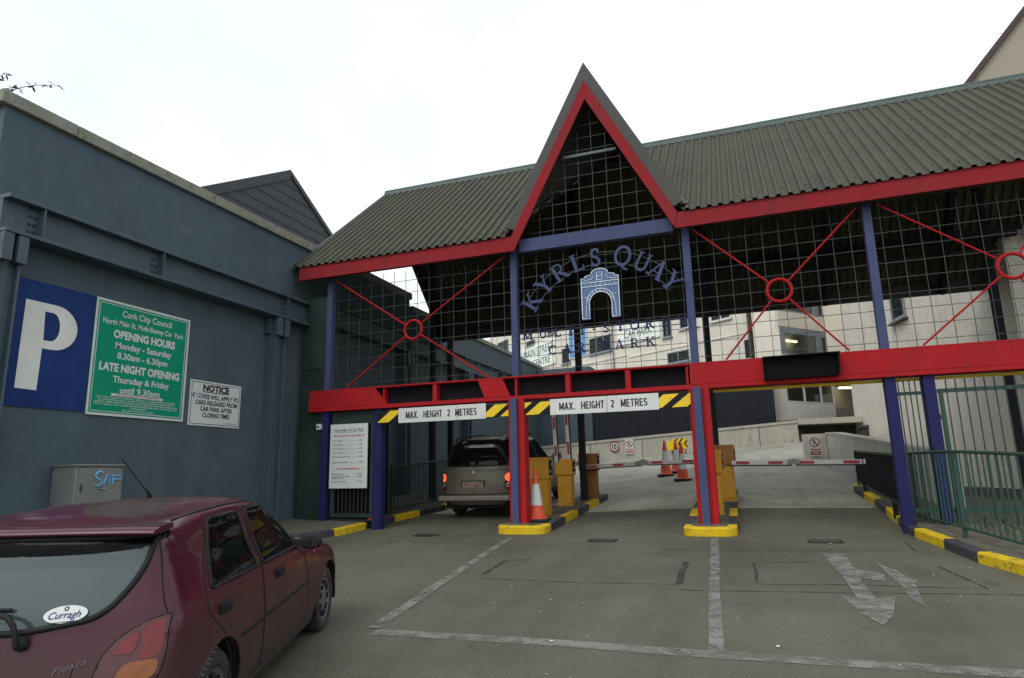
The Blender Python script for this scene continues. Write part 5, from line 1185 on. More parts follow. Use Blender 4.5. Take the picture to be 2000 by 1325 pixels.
# pebbledash building at the right
t = thing('pebbledash_building', 'tall beige pebbledash building wall behind the green barred gate', 'building', (6, 23, -1))
uR = V((.205, -.979, 0)).normalized(); FR = V((3.74, 28.8, 0)); PR = F(FR, uR, (0, 0, 1))
e = PR.p(10.9, 0)
mb = MB(); mb.prism([(FR.x, FR.y), (e.x, e.y), (14, e.y), (14, 23.9), (6.5, 23.9), (6.5, 28.8)], XY, -1.5, 8.0); mb.build('wall', 'pebble', t)
mb = MB(); mb.box(-.0, 10.9, -1.4, -.62, .002, .03, fr=PR); mb.build('plinth', 'concd', t)
window(PR, 4.5, 5.5, 4.62, 6.2, t, 'frameg', 0)
mb = MB(); mb.box(4.4, 5.6, 4.50, 4.545, 0, .16, fr=PR); mb.build('sill', 'verge', t)
mb = MB(); mb.box(.9, 1.25, 1.05, 1.35, .002, .22, fr=PR); mb.prism([(.85, 1.36), (1.3, 1.36), (1.3, 1.45), (.85, 1.40)], PR, 0, .3); mb.build('vent_cowl', 'rust', t)
t = thing('gabled_house', 'pebbledash gable with dark brown verge at the top right corner', 'house', (12.6, 26, -1))
gf = FRONT(24.0)
mb = MB(); mb.prism([(6.6, -1), (18.6, -1), (18.6, 10.95), (12.6, 17.95), (6.6, 10.95)], gf, -9, 0); mb.build('wall', 'pebbleshade', t)
mb = MB()
for s_ in (-1, 1): mb.prism([(12.6, 18.22), (12.6, 17.96), (12.6 + s_ * 6.4, 10.96 - .47), (12.6 + s_ * 6.4, 11.22 - .47)], gf, -9.1, .12)
mb.build('roof', 'verge', t)

# ------------------------------------------------------------------ cars
def inside(poly, x, y):
    c = False; j = len(poly) - 1
    for i in range(len(poly)):
        xi, yi = poly[i]; xj, yj = poly[j]
        if (yi > y) != (yj > y) and x < (xj - xi) * (y - yi) / (yj - yi) + xi: c = not c
        j = i
    return c
def nearest(poly, x, y):
    best = None
    for (a, b), (c, d) in zip(poly, poly[1:] + poly[:1]):
        L = (c - a) ** 2 + (d - b) ** 2
        k = 0 if L == 0 else max(0, min(1, ((x - a) * (c - a) + (y - b) * (d - b)) / L))
        p = (a + (c - a) * k, b + (d - b) * k); q = (p[0] - x) ** 2 + (p[1] - y) ** 2
        if best is None or q < best[0]: best = (q, p)
    return best[1]
def rounded(poly, r, n=5):
    o = []; k = len(poly)
    for i in range(k):
        p = V((*poly[i], 0)); a = V((*poly[i - 1], 0)); b = V((*poly[(i + 1) % k], 0))
        u = (a - p); v = (b - p); rr = min(r if not isinstance(r, (list, tuple)) else r[i], u.length * .45, v.length * .45)
        s, e = p + u.normalized() * rr, p + v.normalized() * rr
        for j in range(n + 1):
            q = j / n; c = s * (1 - q) ** 2 + p * 2 * q * (1 - q) + e * q * q; o.append((c.x, c.y))
    return o
def crom(p0, p1, p2, p3, t):
    return p1 + (p2 - p0) * (.5 * t) + (p0 * 2 - p1 * 5 + p2 * 4 - p3) * (.5 * t * t) + (p1 * 3 - p0 - p2 * 3 + p3) * (.5 * t ** 3)
def surface(ctrl, nc, nr):
    """ctrl[col][row] -> dense grid of the right half (y<0), columns run front to rear"""
    C = [[V(p) for p in col] for col in ctrl]; NR = len(C[0])
    mir = lambda p: V((p.x, -p.y, p.z))
    C = [[mir(p) for p in C[1]]] + C + [[mir(p) for p in C[-2]]]
    cols = []
    for i in range(1, len(C) - 2):
        for k in range(nc): cols.append([crom(C[i - 1][r], C[i][r], C[i + 1][r], C[i + 2][r], k / nc) for r in range(NR)])
    cols.append(C[-2]); out = []
    for c in cols:
        e = [c[0] * 2 - c[1]] + c + [c[-1] * 2 - c[-2]]; L = []
        for r in range(1, len(e) - 2):
            for k in range(nr): L.append(crom(e[r - 1], e[r], e[r + 1], e[r + 2], k / nr))
        L.append(c[-1]); out.append(L)
    return out
def car_body(t, ctrl, T, paint, regions, arches, nc=14, nr=12):
    """regions: list of (name, 'side'|'rear', polygon, kind); returns BVH of the right+left shell and the pieces"""
    Gd = surface(ctrl, nc, nr); ncol, nrow = len(Gd), len(Gd[0])
    own = [[None] * (nrow - 1) for _ in range(ncol - 1)]
    for i in range(ncol - 1):
        for j in range(nrow - 1):
            c = (Gd[i][j] + Gd[i + 1][j] + Gd[i + 1][j + 1] + Gd[i][j + 1]) / 4
            dead = False
            for ax, az, ar in arches:
                if hypot(c.x - ax, c.z - az) < ar and c.z < az + ar and c.y < -.5: dead = True
            if dead: own[i][j] = 'hole'; continue
            for nm, ax, poly, kind in regions:
                if ax == 'side' and c.y < -.35 and inside(poly, c.x, c.z) and not (nm == 'x'): own[i][j] = nm; break
                if ax == 'rear' and c.x < -.25 and inside(poly, -c.y, c.z): own[i][j] = nm; break
                if ax == 'front' and c.x > 1.0 and inside(poly, -c.y, c.z): own[i][j] = nm; break
    # snap the seam vertices on to the outlines
    pol = {nm: (ax, poly) for nm, ax, poly, k in regions}
    for i in range(1, ncol - 1):
        for j in range(1, nrow - 1):
            s = {own[i - 1][j - 1], own[i][j - 1], own[i - 1][j], own[i][j]}
            if len(s) > 1:
                p = Gd[i][j]
                if 'hole' in s:
                    ax, az, ar = min(arches, key=lambda q: abs(hypot(p.x - q[0], p.z - q[1]) - q[2])); d = V((p.x - ax, 0, p.z - az)); n = d.length
                    if abs(n - ar) < .05: p.x, p.z = ax + d.x / n * ar, az + d.z / n * ar
                    continue
                for nm, ax, poly, k in regions:
                    if nm in s:
                        q = nearest(poly, p.x if ax == 'side' else -p.y, p.z)
                        if ax == 'side' and hypot(q[0] - p.x, q[1] - p.z) < .03: p.x, p.z = q
                        elif ax != 'side' and hypot(q[0] + p.y, q[1] - p.z) < .03: p.y, p.z = -q[0], q[1]
                        break
    parts = {}
    for i in range(ncol - 1):
        for j in range(nrow - 1):
            if own[i][j] != 'hole': parts.setdefault(own[i][j] or 'body', []).append((i, j))
    idx = lambda i, j: i * nrow + j
    R = [p for c in Gd for p in c]; Lf = [V((p.x, -p.y, p.z)) for p in R]
    allf = [(idx(i, j), idx(i, j + 1), idx(i + 1, j + 1), idx(i + 1, j)) for L in parts.values() for i, j in L]
    tree = BVHTree.FromPolygons(R + Lf, allf + [tuple(len(R) + k for k in f) for f in allf])
    objs = {}
    kinds = {nm: k for nm, ax, poly, k in regions}
    nor = [V((0, 0, 0)) for _ in R]
    for f in allf:
        n = (R[f[1]] - R[f[0]]).cross(R[f[3]] - R[f[0]])
        for k in f: nor[k] += n
    sgn = 1 if sum(n.y for n in nor) < 0 else -1
    nor = [n.normalized() * sgn if n.length > 1e-9 else V((0, 0, 1)) for n in nor]
    def emit(nm, cells, side, mt, parent, off=0, label=None):
        vmap = {}; mb = MB(); src = R if side < 0 else Lf
        for i, j in cells:
            q = (idx(i, j), idx(i, j + 1), idx(i + 1, j + 1), idx(i + 1, j)); q = q if sgn > 0 else q[::-1]
            if side > 0: q = q[::-1]
            for k in q:
                if k not in vmap:
                    n = nor[k] if side < 0 else V((nor[k].x, -nor[k].y, nor[k].z)); vmap[k] = len(vmap); mb.v.append(T @ (src[k] + n * off))
            mb.f.append([vmap[k] for k in q]); mb.m.append(0); mb.sm.append(True)
        return mb.build(nm, mt, parent)
    def emit2(nm, cells, mt, parent, off=0):          # both halves welded along the centre line
        vmap = {}; mb = MB()
        for side in (-1, 1):
            src = R if side < 0 else Lf
            for i, j in cells:
                q = (idx(i, j), idx(i, j + 1), idx(i + 1, j + 1), idx(i + 1, j)); q = q if sgn > 0 else q[::-1]
                if side > 0: q = q[::-1]
                f = []
                for k in q:
                    key = (k, side if abs(R[k].y) > 1e-6 else 0)
                    if key not in vmap:
                        n = nor[k] if side < 0 else V((nor[k].x, -nor[k].y, nor[k].z))
                        if abs(R[k].y) < 1e-6: n = V((n.x, 0, n.z)).normalized()
                        vmap[key] = len(vmap); mb.v.append(T @ (src[k] + n * off))
                    f.append(vmap[key])
                f = [a for n_, a in enumerate(f) if a != f[n_ - 1]]
                if len(f) > 2: mb.f.append(f); mb.m.append(0); mb.sm.append(True)
        return mb.build(nm, mt, parent)
    objs['body'] = emit2('body', parts['body'], paint, t)
    keep = [c for nm, L in parts.items() if kinds.get(nm, ('', '', ''))[2] != 'glass' for c in L]
    emit2('inner_lining', keep, 'liner', t, -.03)
    return parts, kinds, emit, emit2, tree, objs
def on_side(tree, x, z, s=-1, off=.002):
    h = tree.ray_cast(V((x, 1.6 * s, z)), V((0, -s, 0))); 
    return (h[0] + V((0, s * off, 0))) if h[0] else V((x, .8 * s, z))
def on_rear(tree, y, z, off=.002):
    h = tree.ray_cast(V((-2.5, y, z)), V((1, 0, 0)))
    return (h[0] + V((-off, 0, 0))) if h[0] else V((-.5, y, z))
def line_on(mb, T, fn, pts, r, closed=False, step=.03, n=6):
    P = []; Q = pts + ([pts[0]] if closed else [])
    for a, b in zip(Q, Q[1:]):
        k = max(1, int(hypot(b[0] - a[0], b[1] - a[1]) / step))
        for i in range(k): P.append((a[0] + (b[0] - a[0]) * i / k, a[1] + (b[1] - a[1]) * i / k))
    if not closed: P.append(pts[-1])
    mb.tube([T @ fn(*p) for p in P], r, n, closed)
def wheel(t, T, x, y, r, wd, s, spokes=9):
    o = T @ V((x, y, r)); ax = (T.to_3x3() @ V((0, s, 0))).normalized()
    mb = MB(); hw = wd / 2
    mb.lathe([(r * .62, -hw), (r * .93, -hw), (r * .985, -hw * .72), (r, -hw * .4), (r, hw * .4), (r * .985, hw * .72), (r * .93, hw * .98), (r * .80, hw * 1.04), (r * .66, hw * .94), (r * .62, hw * .7)], o, ax, 40)
    wl = mb.build('wheel', 'tyre', t)
    mb = MB(); mb.lathe([(r * .64, hw * .90), (r * .60, hw * .80), (r * .52, hw * .62), (r * .40, hw * .78), (r * .22, hw * .85), (r * .12, hw * .93), (0, hw * .94)], o, ax, 40)
    rm = mb.build('wheel_trim', 'hub', wl)
    mb = MB(); x_ = ax.orthogonal().normalized(); y_ = ax.cross(x_)
    for k in range(spokes):
        a = 2 * pi * k / spokes; d = x_ * cos(a) + y_ * sin(a); mb.bar(o + d * r * .40 + ax * hw * .80, o + d * r * .54 + ax * hw * .70, .045, .03, ax)
    mb.build('slots', 'gap', rm)

# --- the maroon hatchback (x forward from the rear axle, y left, z up)
HX, HY, HYAW = -3.673, 2.886, .374
h = V((-sin(HYAW), cos(HYAW), .055 * cos(HYAW))).normalized(); l = V((-cos(HYAW), -sin(HYAW), 0)).normalized(); l = (l - h * l.dot(h)).normalized(); u = h.cross(l)
T = Matrix(((h.x, l.x, u.x, HX), (h.y, l.y, u.y, HY), (h.z, l.z, u.z, -1.49), (0, 0, 0, 1)))
t = thing('hatchback_car', 'dusty maroon five door hatchback with white oval sticker in its rear window', 'car', (HX, HY, -1.49))
rows = lambda *a: list(a)
CT = [
 [(3.10, 0, .22), (3.17, 0, .38), (3.16, 0, .55), (3.05, 0, .72), (2.52, 0, .86), (1.99, 0, .945), (1.60, 0, 1.12), (1.21, 0, 1.295), (.85, 0, 1.335), (.55, 0, 1.345)],
 [(3.06, -.40, .22), (3.12, -.42, .38), (3.11, -.42, .55), (3.0, -.42, .71), (2.48, -.40, .85), (1.93, -.40, .935), (1.56, -.385, 1.11), (1.19, -.36, 1.29), (.85, -.25, 1.328), (.52, 0, 1.345)],
 [(2.92, -.68, .22), (2.96, -.71, .38), (2.94, -.71, .55), (2.84, -.67, .70), (2.38, -.63, .83), (1.82, -.63, .92), (1.47, -.575, 1.09), (1.15, -.515, 1.275), (.82, -.36, 1.322), (.50, 0, 1.345)],
 [(2.75, -.755, .2), (2.77, -.79, .36), (2.76, -.80, .55), (2.68, -.77, .70), (2.25, -.735, .825), (1.70, -.735, .905), (1.38, -.665, 1.08), (1.10, -.58, 1.265), (.78, -.41, 1.32), (.48, 0, 1.346)],
 [(2.44, -.77, .2), (2.44, -.815, .36), (2.44, -.82, .56), (2.38, -.80, .71), (2.05, -.77, .83), (1.60, -.768, .893), (1.30, -.69, 1.075), (1.03, -.602, 1.262), (.72, -.43, 1.32), (.45, 0, 1.347)],
 [(2.0, -.77, .19), (2.0, -.81, .34), (2.0, -.82, .57), (1.95, -.805, .74), (1.75, -.79, .835), (1.42, -.782, .892), (1.17, -.695, 1.075), (.93, -.605, 1.263), (.64, -.44, 1.321), (.42, 0, 1.348)],
 [(1.5, -.77, .19), (1.5, -.805, .33), (1.5, -.82, .57), (1.45, -.807, .75), (1.3, -.795, .835), (1.12, -.784, .895), (.96, -.695, 1.078), (.80, -.607, 1.266), (.55, -.445, 1.322), (.38, 0, 1.349)],
 [(.8, -.77, .19), (.8, -.805, .33), (.8, -.82, .57), (.75, -.81, .75), (.72, -.797, .838), (.68, -.785, .90), (.62, -.695, 1.08), (.55, -.607, 1.268), (.42, -.445, 1.322), (.33, 0, 1.349)],
 [(.15, -.77, .2), (.15, -.81, .35), (.15, -.825, .57), (.13, -.815, .76), (.13, -.80, .845), (.13, -.785, .905), (.13, -.695, 1.085), (.13, -.606, 1.266), (.18, -.445, 1.318), (.24, 0, 1.345)],
 [(-.22, -.76, .21), (-.23, -.805, .36), (-.23, -.82, .57), (-.22, -.81, .78), (-.22, -.795, .855), (-.215, -.775, .915), (-.19, -.69, 1.085), (-.15, -.602, 1.255), (-.02, -.445, 1.31), (.14, 0, 1.34)],
 [(-.49, -.70, .24), (-.55, -.735, .40), (-.54, -.745, .57), (-.475, -.755, .80), (-.455, -.735, .86), (-.44, -.715, .925), (-.385, -.645, 1.085), (-.315, -.575, 1.242), (-.15, -.43, 1.30), (.05, 0, 1.335)],
 [(-.59, -.42, .25), (-.655, -.44, .40), (-.64, -.44, .57), (-.575, -.45, .79), (-.56, -.45, .85), (-.54, -.44, .915), (-.465, -.42, 1.085), (-.385, -.39, 1.250), (-.20, -.30, 1.305), (0, 0, 1.333)],
 [(-.61, 0, .25), (-.675, 0, .40), (-.66, 0, .57), (-.60, 0, .79), (-.585, 0, .85), (-.565, 0, .915), (-.49, 0, 1.085), (-.405, 0, 1.252), (-.22, 0, 1.307), (-.02, 0, 1.332)],
]
rw = rounded([(-.085, .905), (.628, .902), (.70, .93), (.645, 1.16), (.62, 1.246), (.20, 1.250), (.145, 1.20)], [.05, .03, .02, .2, .05, .06, .05])
rw = rounded([(-.085, .905), (.635, .900), (.652, 1.248), (.19, 1.252)], [.05, .03, .05, .07])
fw = rounded([(.742, .897), (1.50, .893), (1.45, 1.00), (1.175, 1.243), (.795, 1.252)], [.03, .03, .15, .06, .05])
dR = rounded([(.15, .25), (.70, .25), (.70, .90), (.72, 1.262), (.17, 1.266), (-.155, .90), (-.16, .80), (.10, .60), (.22, .46)], [.05, .03, .05, .05, .09, .08, .08, .1, .1])
dF = rounded([(.715, .25), (1.72, .25), (1.78, .50), (1.66, .885), (1.22, 1.262), (.735, 1.266), (.715, .90)], [.03, .08, .2, .06, .08, .05, .05])
glr = rounded([(-.60, 1.235), (.60, 1.235), (.585, 1.06), (.47, .885), (.10, .828), (-.10, .828), (-.47, .885), (-.585, 1.06)], [.03, .03, .2, .25, .3, .3, .25, .2])
lampR = rounded([(.47, .56), (.485, .70), (.56, .80), (.69, .862), (.745, .868), (.752, .70), (.735, .585), (.62, .56)], [.06, .2, .2, .1, .01, .05, .05, .1])
tg = rounded([(-.64, 1.26), (.64, 1.26), (.64, .95), (.66, .885), (.50, .80), (.385, .70), (.37, .55), (-.37, .55), (-.385, .70), (-.50, .80), (-.66, .885), (-.64, .95)], .05)
regions = [('window_rear', 'side', rw, ('window', 'carglass', 'glass')), ('window_front', 'side', fw, ('window', 'carglass', 'glass')),
           ('clear_band', 'rear', [(-.64, 1.27), (.64, 1.27), (.62, 1.212)] + [(.60 * cos(a), 1.212 - .055 * sin(a) ** .6) for a in frange(.15, pi - .15, 12)] + [(-.62, 1.212)], ('rear_window', 'carglass', 'glass')),  # darker upper glass, paints in where the reflected sky stops
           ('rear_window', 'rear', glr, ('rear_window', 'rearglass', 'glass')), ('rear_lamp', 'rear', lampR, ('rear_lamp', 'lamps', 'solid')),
           ('tailgate', 'rear', tg, ('tailgate', 'maroon', 'solid')),
           ('door_rear', 'side', dR, ('door', 'maroon', 'solid')), ('door_front', 'side', dF, ('door', 'maroon', 'solid')),
           ('windscreen', 'front', rounded([(-.66, .95), (.66, .95), (.525, 1.265), (-.525, 1.265)], .05), ('windscreen', 'carglass', 'glass')),
           ('headlight', 'front', rounded([(.34, .58), (.70, .58), (.70, .70), (.36, .68)], .04), ('headlight', 'lampc', 'solid'))]
parts, kinds, emit, emit2, tree, objs = car_body(t, CT, T, 'maroon', regions, [(0, .285, .335), (2.446, .285, .335)])
tail = emit2('tailgate', parts['tailgate'], 'maroon', t)
emit2('windscreen', parts['windscreen'], 'carglass', t)
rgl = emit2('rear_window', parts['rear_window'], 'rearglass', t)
emit2('dark_reflection_band', parts['clear_band'], 'carglass', rgl)  # clear_band is the darker glass that paints in where the reflected sky stops
for s in (-1, 1):
    lp = emit('rear_lamp', parts['rear_lamp'], s, 'lamps', t, .004)
    if 'headlight' in parts: emit('headlight', parts['headlight'], s, 'lampc', t, .004)
    # coloured lens fields on the lamp
    for mt, poly in (('lampr', [(.655, .69), (.66, .83), (.738, .858), (.742, .70)]), ('lampo', [(.56, .60), (.60, .685), (.738, .69), (.728, .61)]), ('lampr', [(.53, .72), (.58, .785), (.645, .82), (.635, .72)])):
        mb = MB(); q = rounded(poly, .03, 3); cx = sum(p[0] for p in q) / len(q); cz = sum(p[1] for p in q) / len(q); P_ = []
        for ring_ in (0, .5, 1): P_.append([T @ on_rear(tree, s * -1 * -(cx + (a - cx) * ring_), cz + (b - cz) * ring_, .010) for a, b in q])
        n = len(q); vs = [P_[0][0]] + P_[1] + P_[2]; fs = [(0, 1 + k, 1 + (k + 1) % n) for k in range(n)] + [(1 + k, 1 + n + k, 1 + n + (k + 1) % n, 1 + (k + 1) % n) for k in range(n)]
        mb.mesh(vs, fs, 0, True); mb.build('lens', mt, lp)
    for dn, wn, wp, hx in (('door_rear', 'window_rear', rw, .05), ('door_front', 'window_front', fw, 1.04)):
        d = emit('door', parts[dn], s, 'maroon', t)
        wd = emit('window', parts[wn], s, 'carglass', d)
        mb = MB(); line_on(mb, T, lambda a, b: on_side(tree, a, b, s, .0), wp, .011, True); mb.build('window_seal', 'trim', d)
        mb = MB(); c = on_side(tree, hx, .782, s)
        mb.lathe([(0, 0)] + [(.0, 0)], T @ c, (0, 0, 1), 4)
        P_ = rounded([(-.075, -.032), (.075, -.032), (.075, .032), (-.075, .032)], .02, 4); fr = F(T @ c, T.to_3x3() @ V((1, 0, 0)), T.to_3x3() @ V((0, 0, 1)), T.to_3x3() @ V((0, s, 0)))
        mb = MB(); mb.prism(P_, fr, -.01, .014); mb.prism([(-.06, -.004), (.06, -.004), (.055, .022), (-.055, .022)], fr, .0145, .026); mb.build('handle', 'trim', d, .003)
mb = MB()
for s in (-1, 1):
    fn = lambda a, b: on_side(tree, a, b, s, -.001)
    line_on(mb, T, lambda a, b: on_rear(tree, s * a, b, -.001), [(.598, 1.235), (.63, 1.15), (.665, 1.04), (.70, .94), (.728, .875)], .0045)
    line_on(mb, T, fn, dR, .0045, True, .02); line_on(mb, T, fn, dF, .0045, True, .02)
    line_on(mb, T, lambda a, b: on_rear(tree, -s * -1 * a if False else s * a, b, -.001), lampR, .006, True, .02)
line_on(mb, T, lambda a, b: on_rear(tree, a, b, -.002), [(-.37, .555), (-.385, .70)], .004); line_on(mb, T, lambda a, b: on_rear(tree, a, b, -.002), [(-.68, .565), (.68, .565)], .006)
mb.build('panel_gaps', 'gap', t)
mb = MB()
for s in (-1, 1):
    mb = MB(); line_on(mb, T, lambda a, b: on_side(tree, a, b, s, -.009), [(.30, .557), (1.72, .572)], .017); mb.build('side_moulding', 'trim', t)
mb = MB()
for s in (-1, 1):
    P_ = [(-.12, 1.268), (.2, 1.279), (.6, 1.281), (.95, 1.275), (1.12, 1.262)]
    pts = []
    for x, z in P_:
        h_ = tree.ray_cast(V((x, s * .565, 2)), V((0, 0, -1))); pts.append(T @ (h_[0] + V((0, 0, .002)) if h_[0] else V((x, s * .57, z))))
    mb = MB(); mb.tube(pts, .007, 6); mb.build('roof_drip', 'trim', t)
mb = MB(); line_on(mb, T, lambda a, b: on_rear(tree, a, b, .0), glr, .016, True, .02); mb.build('window_seal', 'trim', rgl)
# arch lips and wheel wells
mb = MB(); mw = MB()
for s in (-1, 1):
    for ax in (0, 2.446):
        P_ = [(ax + .335 * cos(a), .285 + .335 * sin(a)) for a in frange(radians(-12), radians(192), 24)]
        mb.tube([T @ (on_side(tree, a + (a - ax) * .02, b + (b - .285) * .02, s, -.004)) for a, b in P_], .009, 6)
        n = len(P_); A_ = [T @ V((a, s * .80, b)) for a, b in P_]; B_ = [T @ V((a, s * .5, b)) for a, b in P_]
        mw = MB(); mw.mesh(A_ + B_, [(k, k + 1, n + k + 1, n + k) for k in range(n - 1)] + [tuple(range(n, 2 * n))]); mw.build('wheel_well', 'gap', t)
mb.build('arch_lip', 'maroon', t)
for s in (-1, 1):
    wheel(t, T, 0, s * .70, .283, .175, s); wheel(t, T, 2.446, s * .70, .283, .175, s)
    mb = MB(); f = F(T @ V((2.06, s * .71, .16)), T.to_3x3() @ V((0, -s * -1, 0)), T.to_3x3() @ V((0, 0, 1))); mb.box(-.10, .10, 0, .26, -.008, .008, fr=f); mb.build('mud_flap', 'trim', t)
mb = MB(); bx = lambda x0, x1, y0, y1, z0, z1: mb.mesh([T @ V((x, y, z)) for x in (x0, x1) for y in (y0, y1) for z in (z0, z1)], [(0, 1, 3, 2), (4, 6, 7, 5), (0, 4, 5, 1), (2, 3, 7, 6), (0, 2, 6, 4), (1, 5, 7, 3)])
bx(-.5, 2.9, -.62, .62, .17, .30); bx(.4, 2.05, -.76, .76, .19, .29); mb.build('floor_pan', 'gap', t)
mb = MB(); bx(.02, -.40, -.62, .62, .80, .83); mb.build('parcel_shelf', 'seat', t)
def seat(x, y, z, wd, hh, rest=True):
    s0 = MB(); 
    P_ = [(-.05, .0), (.45, .06), (.47, .16), (.04, .14), (-.16, hh), (-.26, hh - .02), (-.16, .05)]
    f = F(T @ V((x, y + wd / 2, z)), T.to_3x3() @ V((1, 0, 0)), T.to_3x3() @ V((0, 0, 1)), T.to_3x3() @ V((0, -1, 0)))
    s0.prism(P_, f, 0, wd)
    if rest: s0.prism([(-.20, hh + .03), (-.12, hh + .03), (-.14, hh + .20), (-.23, hh + .19)], f, wd * .28, wd * .72)
    s0.build('seat', 'seat', t, .03, 3)
seat(.95, -.36, .38, .46, .58); seat(.95, .36, .38, .46, .58); seat(.10, 0, .40, 1.15, .50, False)
mb = MB(); f = F(T @ V((0, .70, 0)), T.to_3x3() @ V((1, 0, 0)), T.to_3x3() @ V((0, 0, 1)), T.to_3x3() @ V((0, -1, 0))); mb.prism([(1.52, .55), (1.95, .5), (1.95, .90), (1.62, .90), (1.50, .80)], f, 0, 1.40); mb.build('dashboard', 'dash', t, .02)
mb = MB(); c = V((1.42, -.36, .82)); e1, e2 = V((0, 1, 0)), V((.42, 0, .9)); mb.tube([T @ (c + (e1 * cos(a) + e2 * sin(a)) * .18) for a in frange(0, 2 * pi, 24)[:-1]], .014, 6, True); mb.tube([T @ (c - e1 * .18), T @ (c + e1 * .18)], .018, 6); mb.tube([T @ c, T @ V((1.6, -.36, .72))], .03, 6); mb.build('steering_wheel', 'trim', t)
mb = MB(); f = F(T @ V((1.50, -.55, .90)), T.to_3x3() @ V((.35, -.9, 0)), T.to_3x3() @ V((0, 0, 1))); mb.prism(rounded([(-.09, 0), (.09, .02), (.08, .10), (-.06, .12)], .02), f, -.004, .004); mb.build('paper', 'paper', t)
# spoiler, mirrors, antenna, wiper, badge, sticker, plate
mb = MB(); L_ = []
for y in frange(-.625, .625, 24):
    k = 1 - (abs(y) / .625) ** 3 * .35
    L_.append([T @ V(p) for p in ((-.24 + .05 * (1 - k), y, 1.292 * (1) - .02 * (1 - k)), (-.36, y, 1.288 - .022 * (1 - k)), (-.40 - .05 * k, y, 1.268 - .02 * (1 - k)), (-.402 - .047 * k, y, 1.253 - .02 * (1 - k)), (-.33, y, 1.246), (-.22, y, 1.258))])
n = 6; vs = [p for q in L_ for p in q]
mb.mesh(vs, [(i * n + j, (i + 1) * n + j, (i + 1) * n + (j + 1) % n, i * n + (j + 1) % n) for i in range(len(L_) - 1) for j in range(n)], 0, True); mb.mesh(L_[0], [tuple(range(n))]); mb.mesh(L_[-1], [tuple(range(n))[::-1]]); mb.build('spoiler', 'maroon', t)
for s in (-1, 1):
    c = V((1.56, s * .885, .912)); vs = []; nu, nv = 14, 10; mb = MB()
    for i in range(nv + 1):
        for j in range(nu):
            a, b = pi * i / nv - pi / 2, 2 * pi * j / nu
            p = V((.06 * cos(a) * cos(b) if cos(b) > 0 else .016 * cos(a) * cos(b), .088 * sin(a), .058 * cos(a) * sin(b))); vs.append(T @ (c + p))
    mb.mesh(vs, [(i * nu + j, i * nu + (j + 1) % nu, (i + 1) * nu + (j + 1) % nu, (i + 1) * nu + j) for i in range(nv) for j in range(nu)], 0, True)
    mb.bar(T @ V((1.52, s * .77, .91)), T @ V((1.52, s * .88, .915)), .06, .05); m_ = mb.build('mirror', 'trim', t)
    mb = MB(); P_ = [T @ (c + V((-.021, -0 + .070 * cos(a), .043 * sin(a)))) for a in frange(0, 2 * pi, 18)[:-1]]; mb.mesh(P_, [tuple(range(18))]); mb.build('mirror_glass', 'mirrorg', m_)
    mb = MB(); c = on_side(tree, 1.96, .77, s); mb.lathe([(.024, 0), (.02, .012), (0, .014)], T @ c, T.to_3x3() @ V((0, s, 0)), 10); mb.build('side_repeater', 'lampr', t)
mb = MB(); mb.tube([T @ V((.95, .1, 1.345)), T @ V((.55, .1, 1.62))], .0045, 6, r2=.003); mb.lathe([(.022, 0), (.014, .02), (.006, .05)], T @ V((.95, .1, 1.335)), T.to_3x3() @ V((-.6, 0, .8)), 10); mb.build('aerial', 'trim', t)
mb = MB(); c0 = on_rear(tree, -.13, .785, .02); P_ = [c0 + V((-.03, 0, 0)), on_rear(tree, -.125, .83, .055), on_rear(tree, -.11, .875, .065), on_rear(tree, -.07, .91, .06), on_rear(tree, -.01, .925, .055), on_rear(tree, .10, .935, .045)]
mb.tube([T @ p for p in P_], .013, 8); mb.tube([T @ on_rear(tree, y, .935 + .012 * y, .02) for y in (-.05, .12, .3, .42)], .009, 6); mb.lathe([(.034, 0), (.03, .025), (.012, .04), (0, .042)], T @ on_rear(tree, -.13, .785, 0), T.to_3x3() @ V((-1, 0, .2)), 14); mb.build('rear_wiper', 'trim', t)
def rear_frame(y, z, rot=0):
    a, b, c = on_rear(tree, y, z, 0), on_rear(tree, y - .08, z, 0), on_rear(tree, y, z + .06, 0)
    U = (T.to_3x3() @ (b - a)).normalized(); W_ = (T.to_3x3() @ (c - a)).normalized(); return F(T @ a, U * cos(rot) + W_ * sin(rot), W_ * cos(rot) - U * sin(rot))
f = rear_frame(-.300, .903, radians(3)); mb = MB(); mb.prism([(.098 * cos(a), .040 * sin(a)) for a in frange(0, 2 * pi, 28)[:-1]], f, .006, .009); stk = mb.build('sticker', 'white', rgl)
mb = MB(); text(mb, 'Curragh', f, -.074, .07, -.018, .014, .0105, 0, .01, .3); ring(mb, f, 0, .025, .006, .011, .0105, n=12); mb.tube([f.p(-.06, -.035, .0105), f.p(.05, -.033, .0105)], .0012, 4); mb.build('sticker_lettering', 'sblue', rgl)
f = rear_frame(-.365, .685, radians(16)); mb = MB(); text(mb, 'Fiesta', f, -.075, .075, -.014, .014, .006, 0, -.012, .5); mb.build('badge', 'hub', tail)
f = rear_frame(0, .45); mb = MB(); mb.box(-.26, .26, -.055, .055, .0, .012, fr=f); mb.build('number_plate', 'plate', tail)
f = rear_frame(.02, .745); mb = MB(); mb.prism([(.055 * cos(a), .026 * sin(a)) for a in frange(0, 2 * pi, 20)[:-1]], f, .004, .012); mb.build('maker_oval', 'sblue', tail)

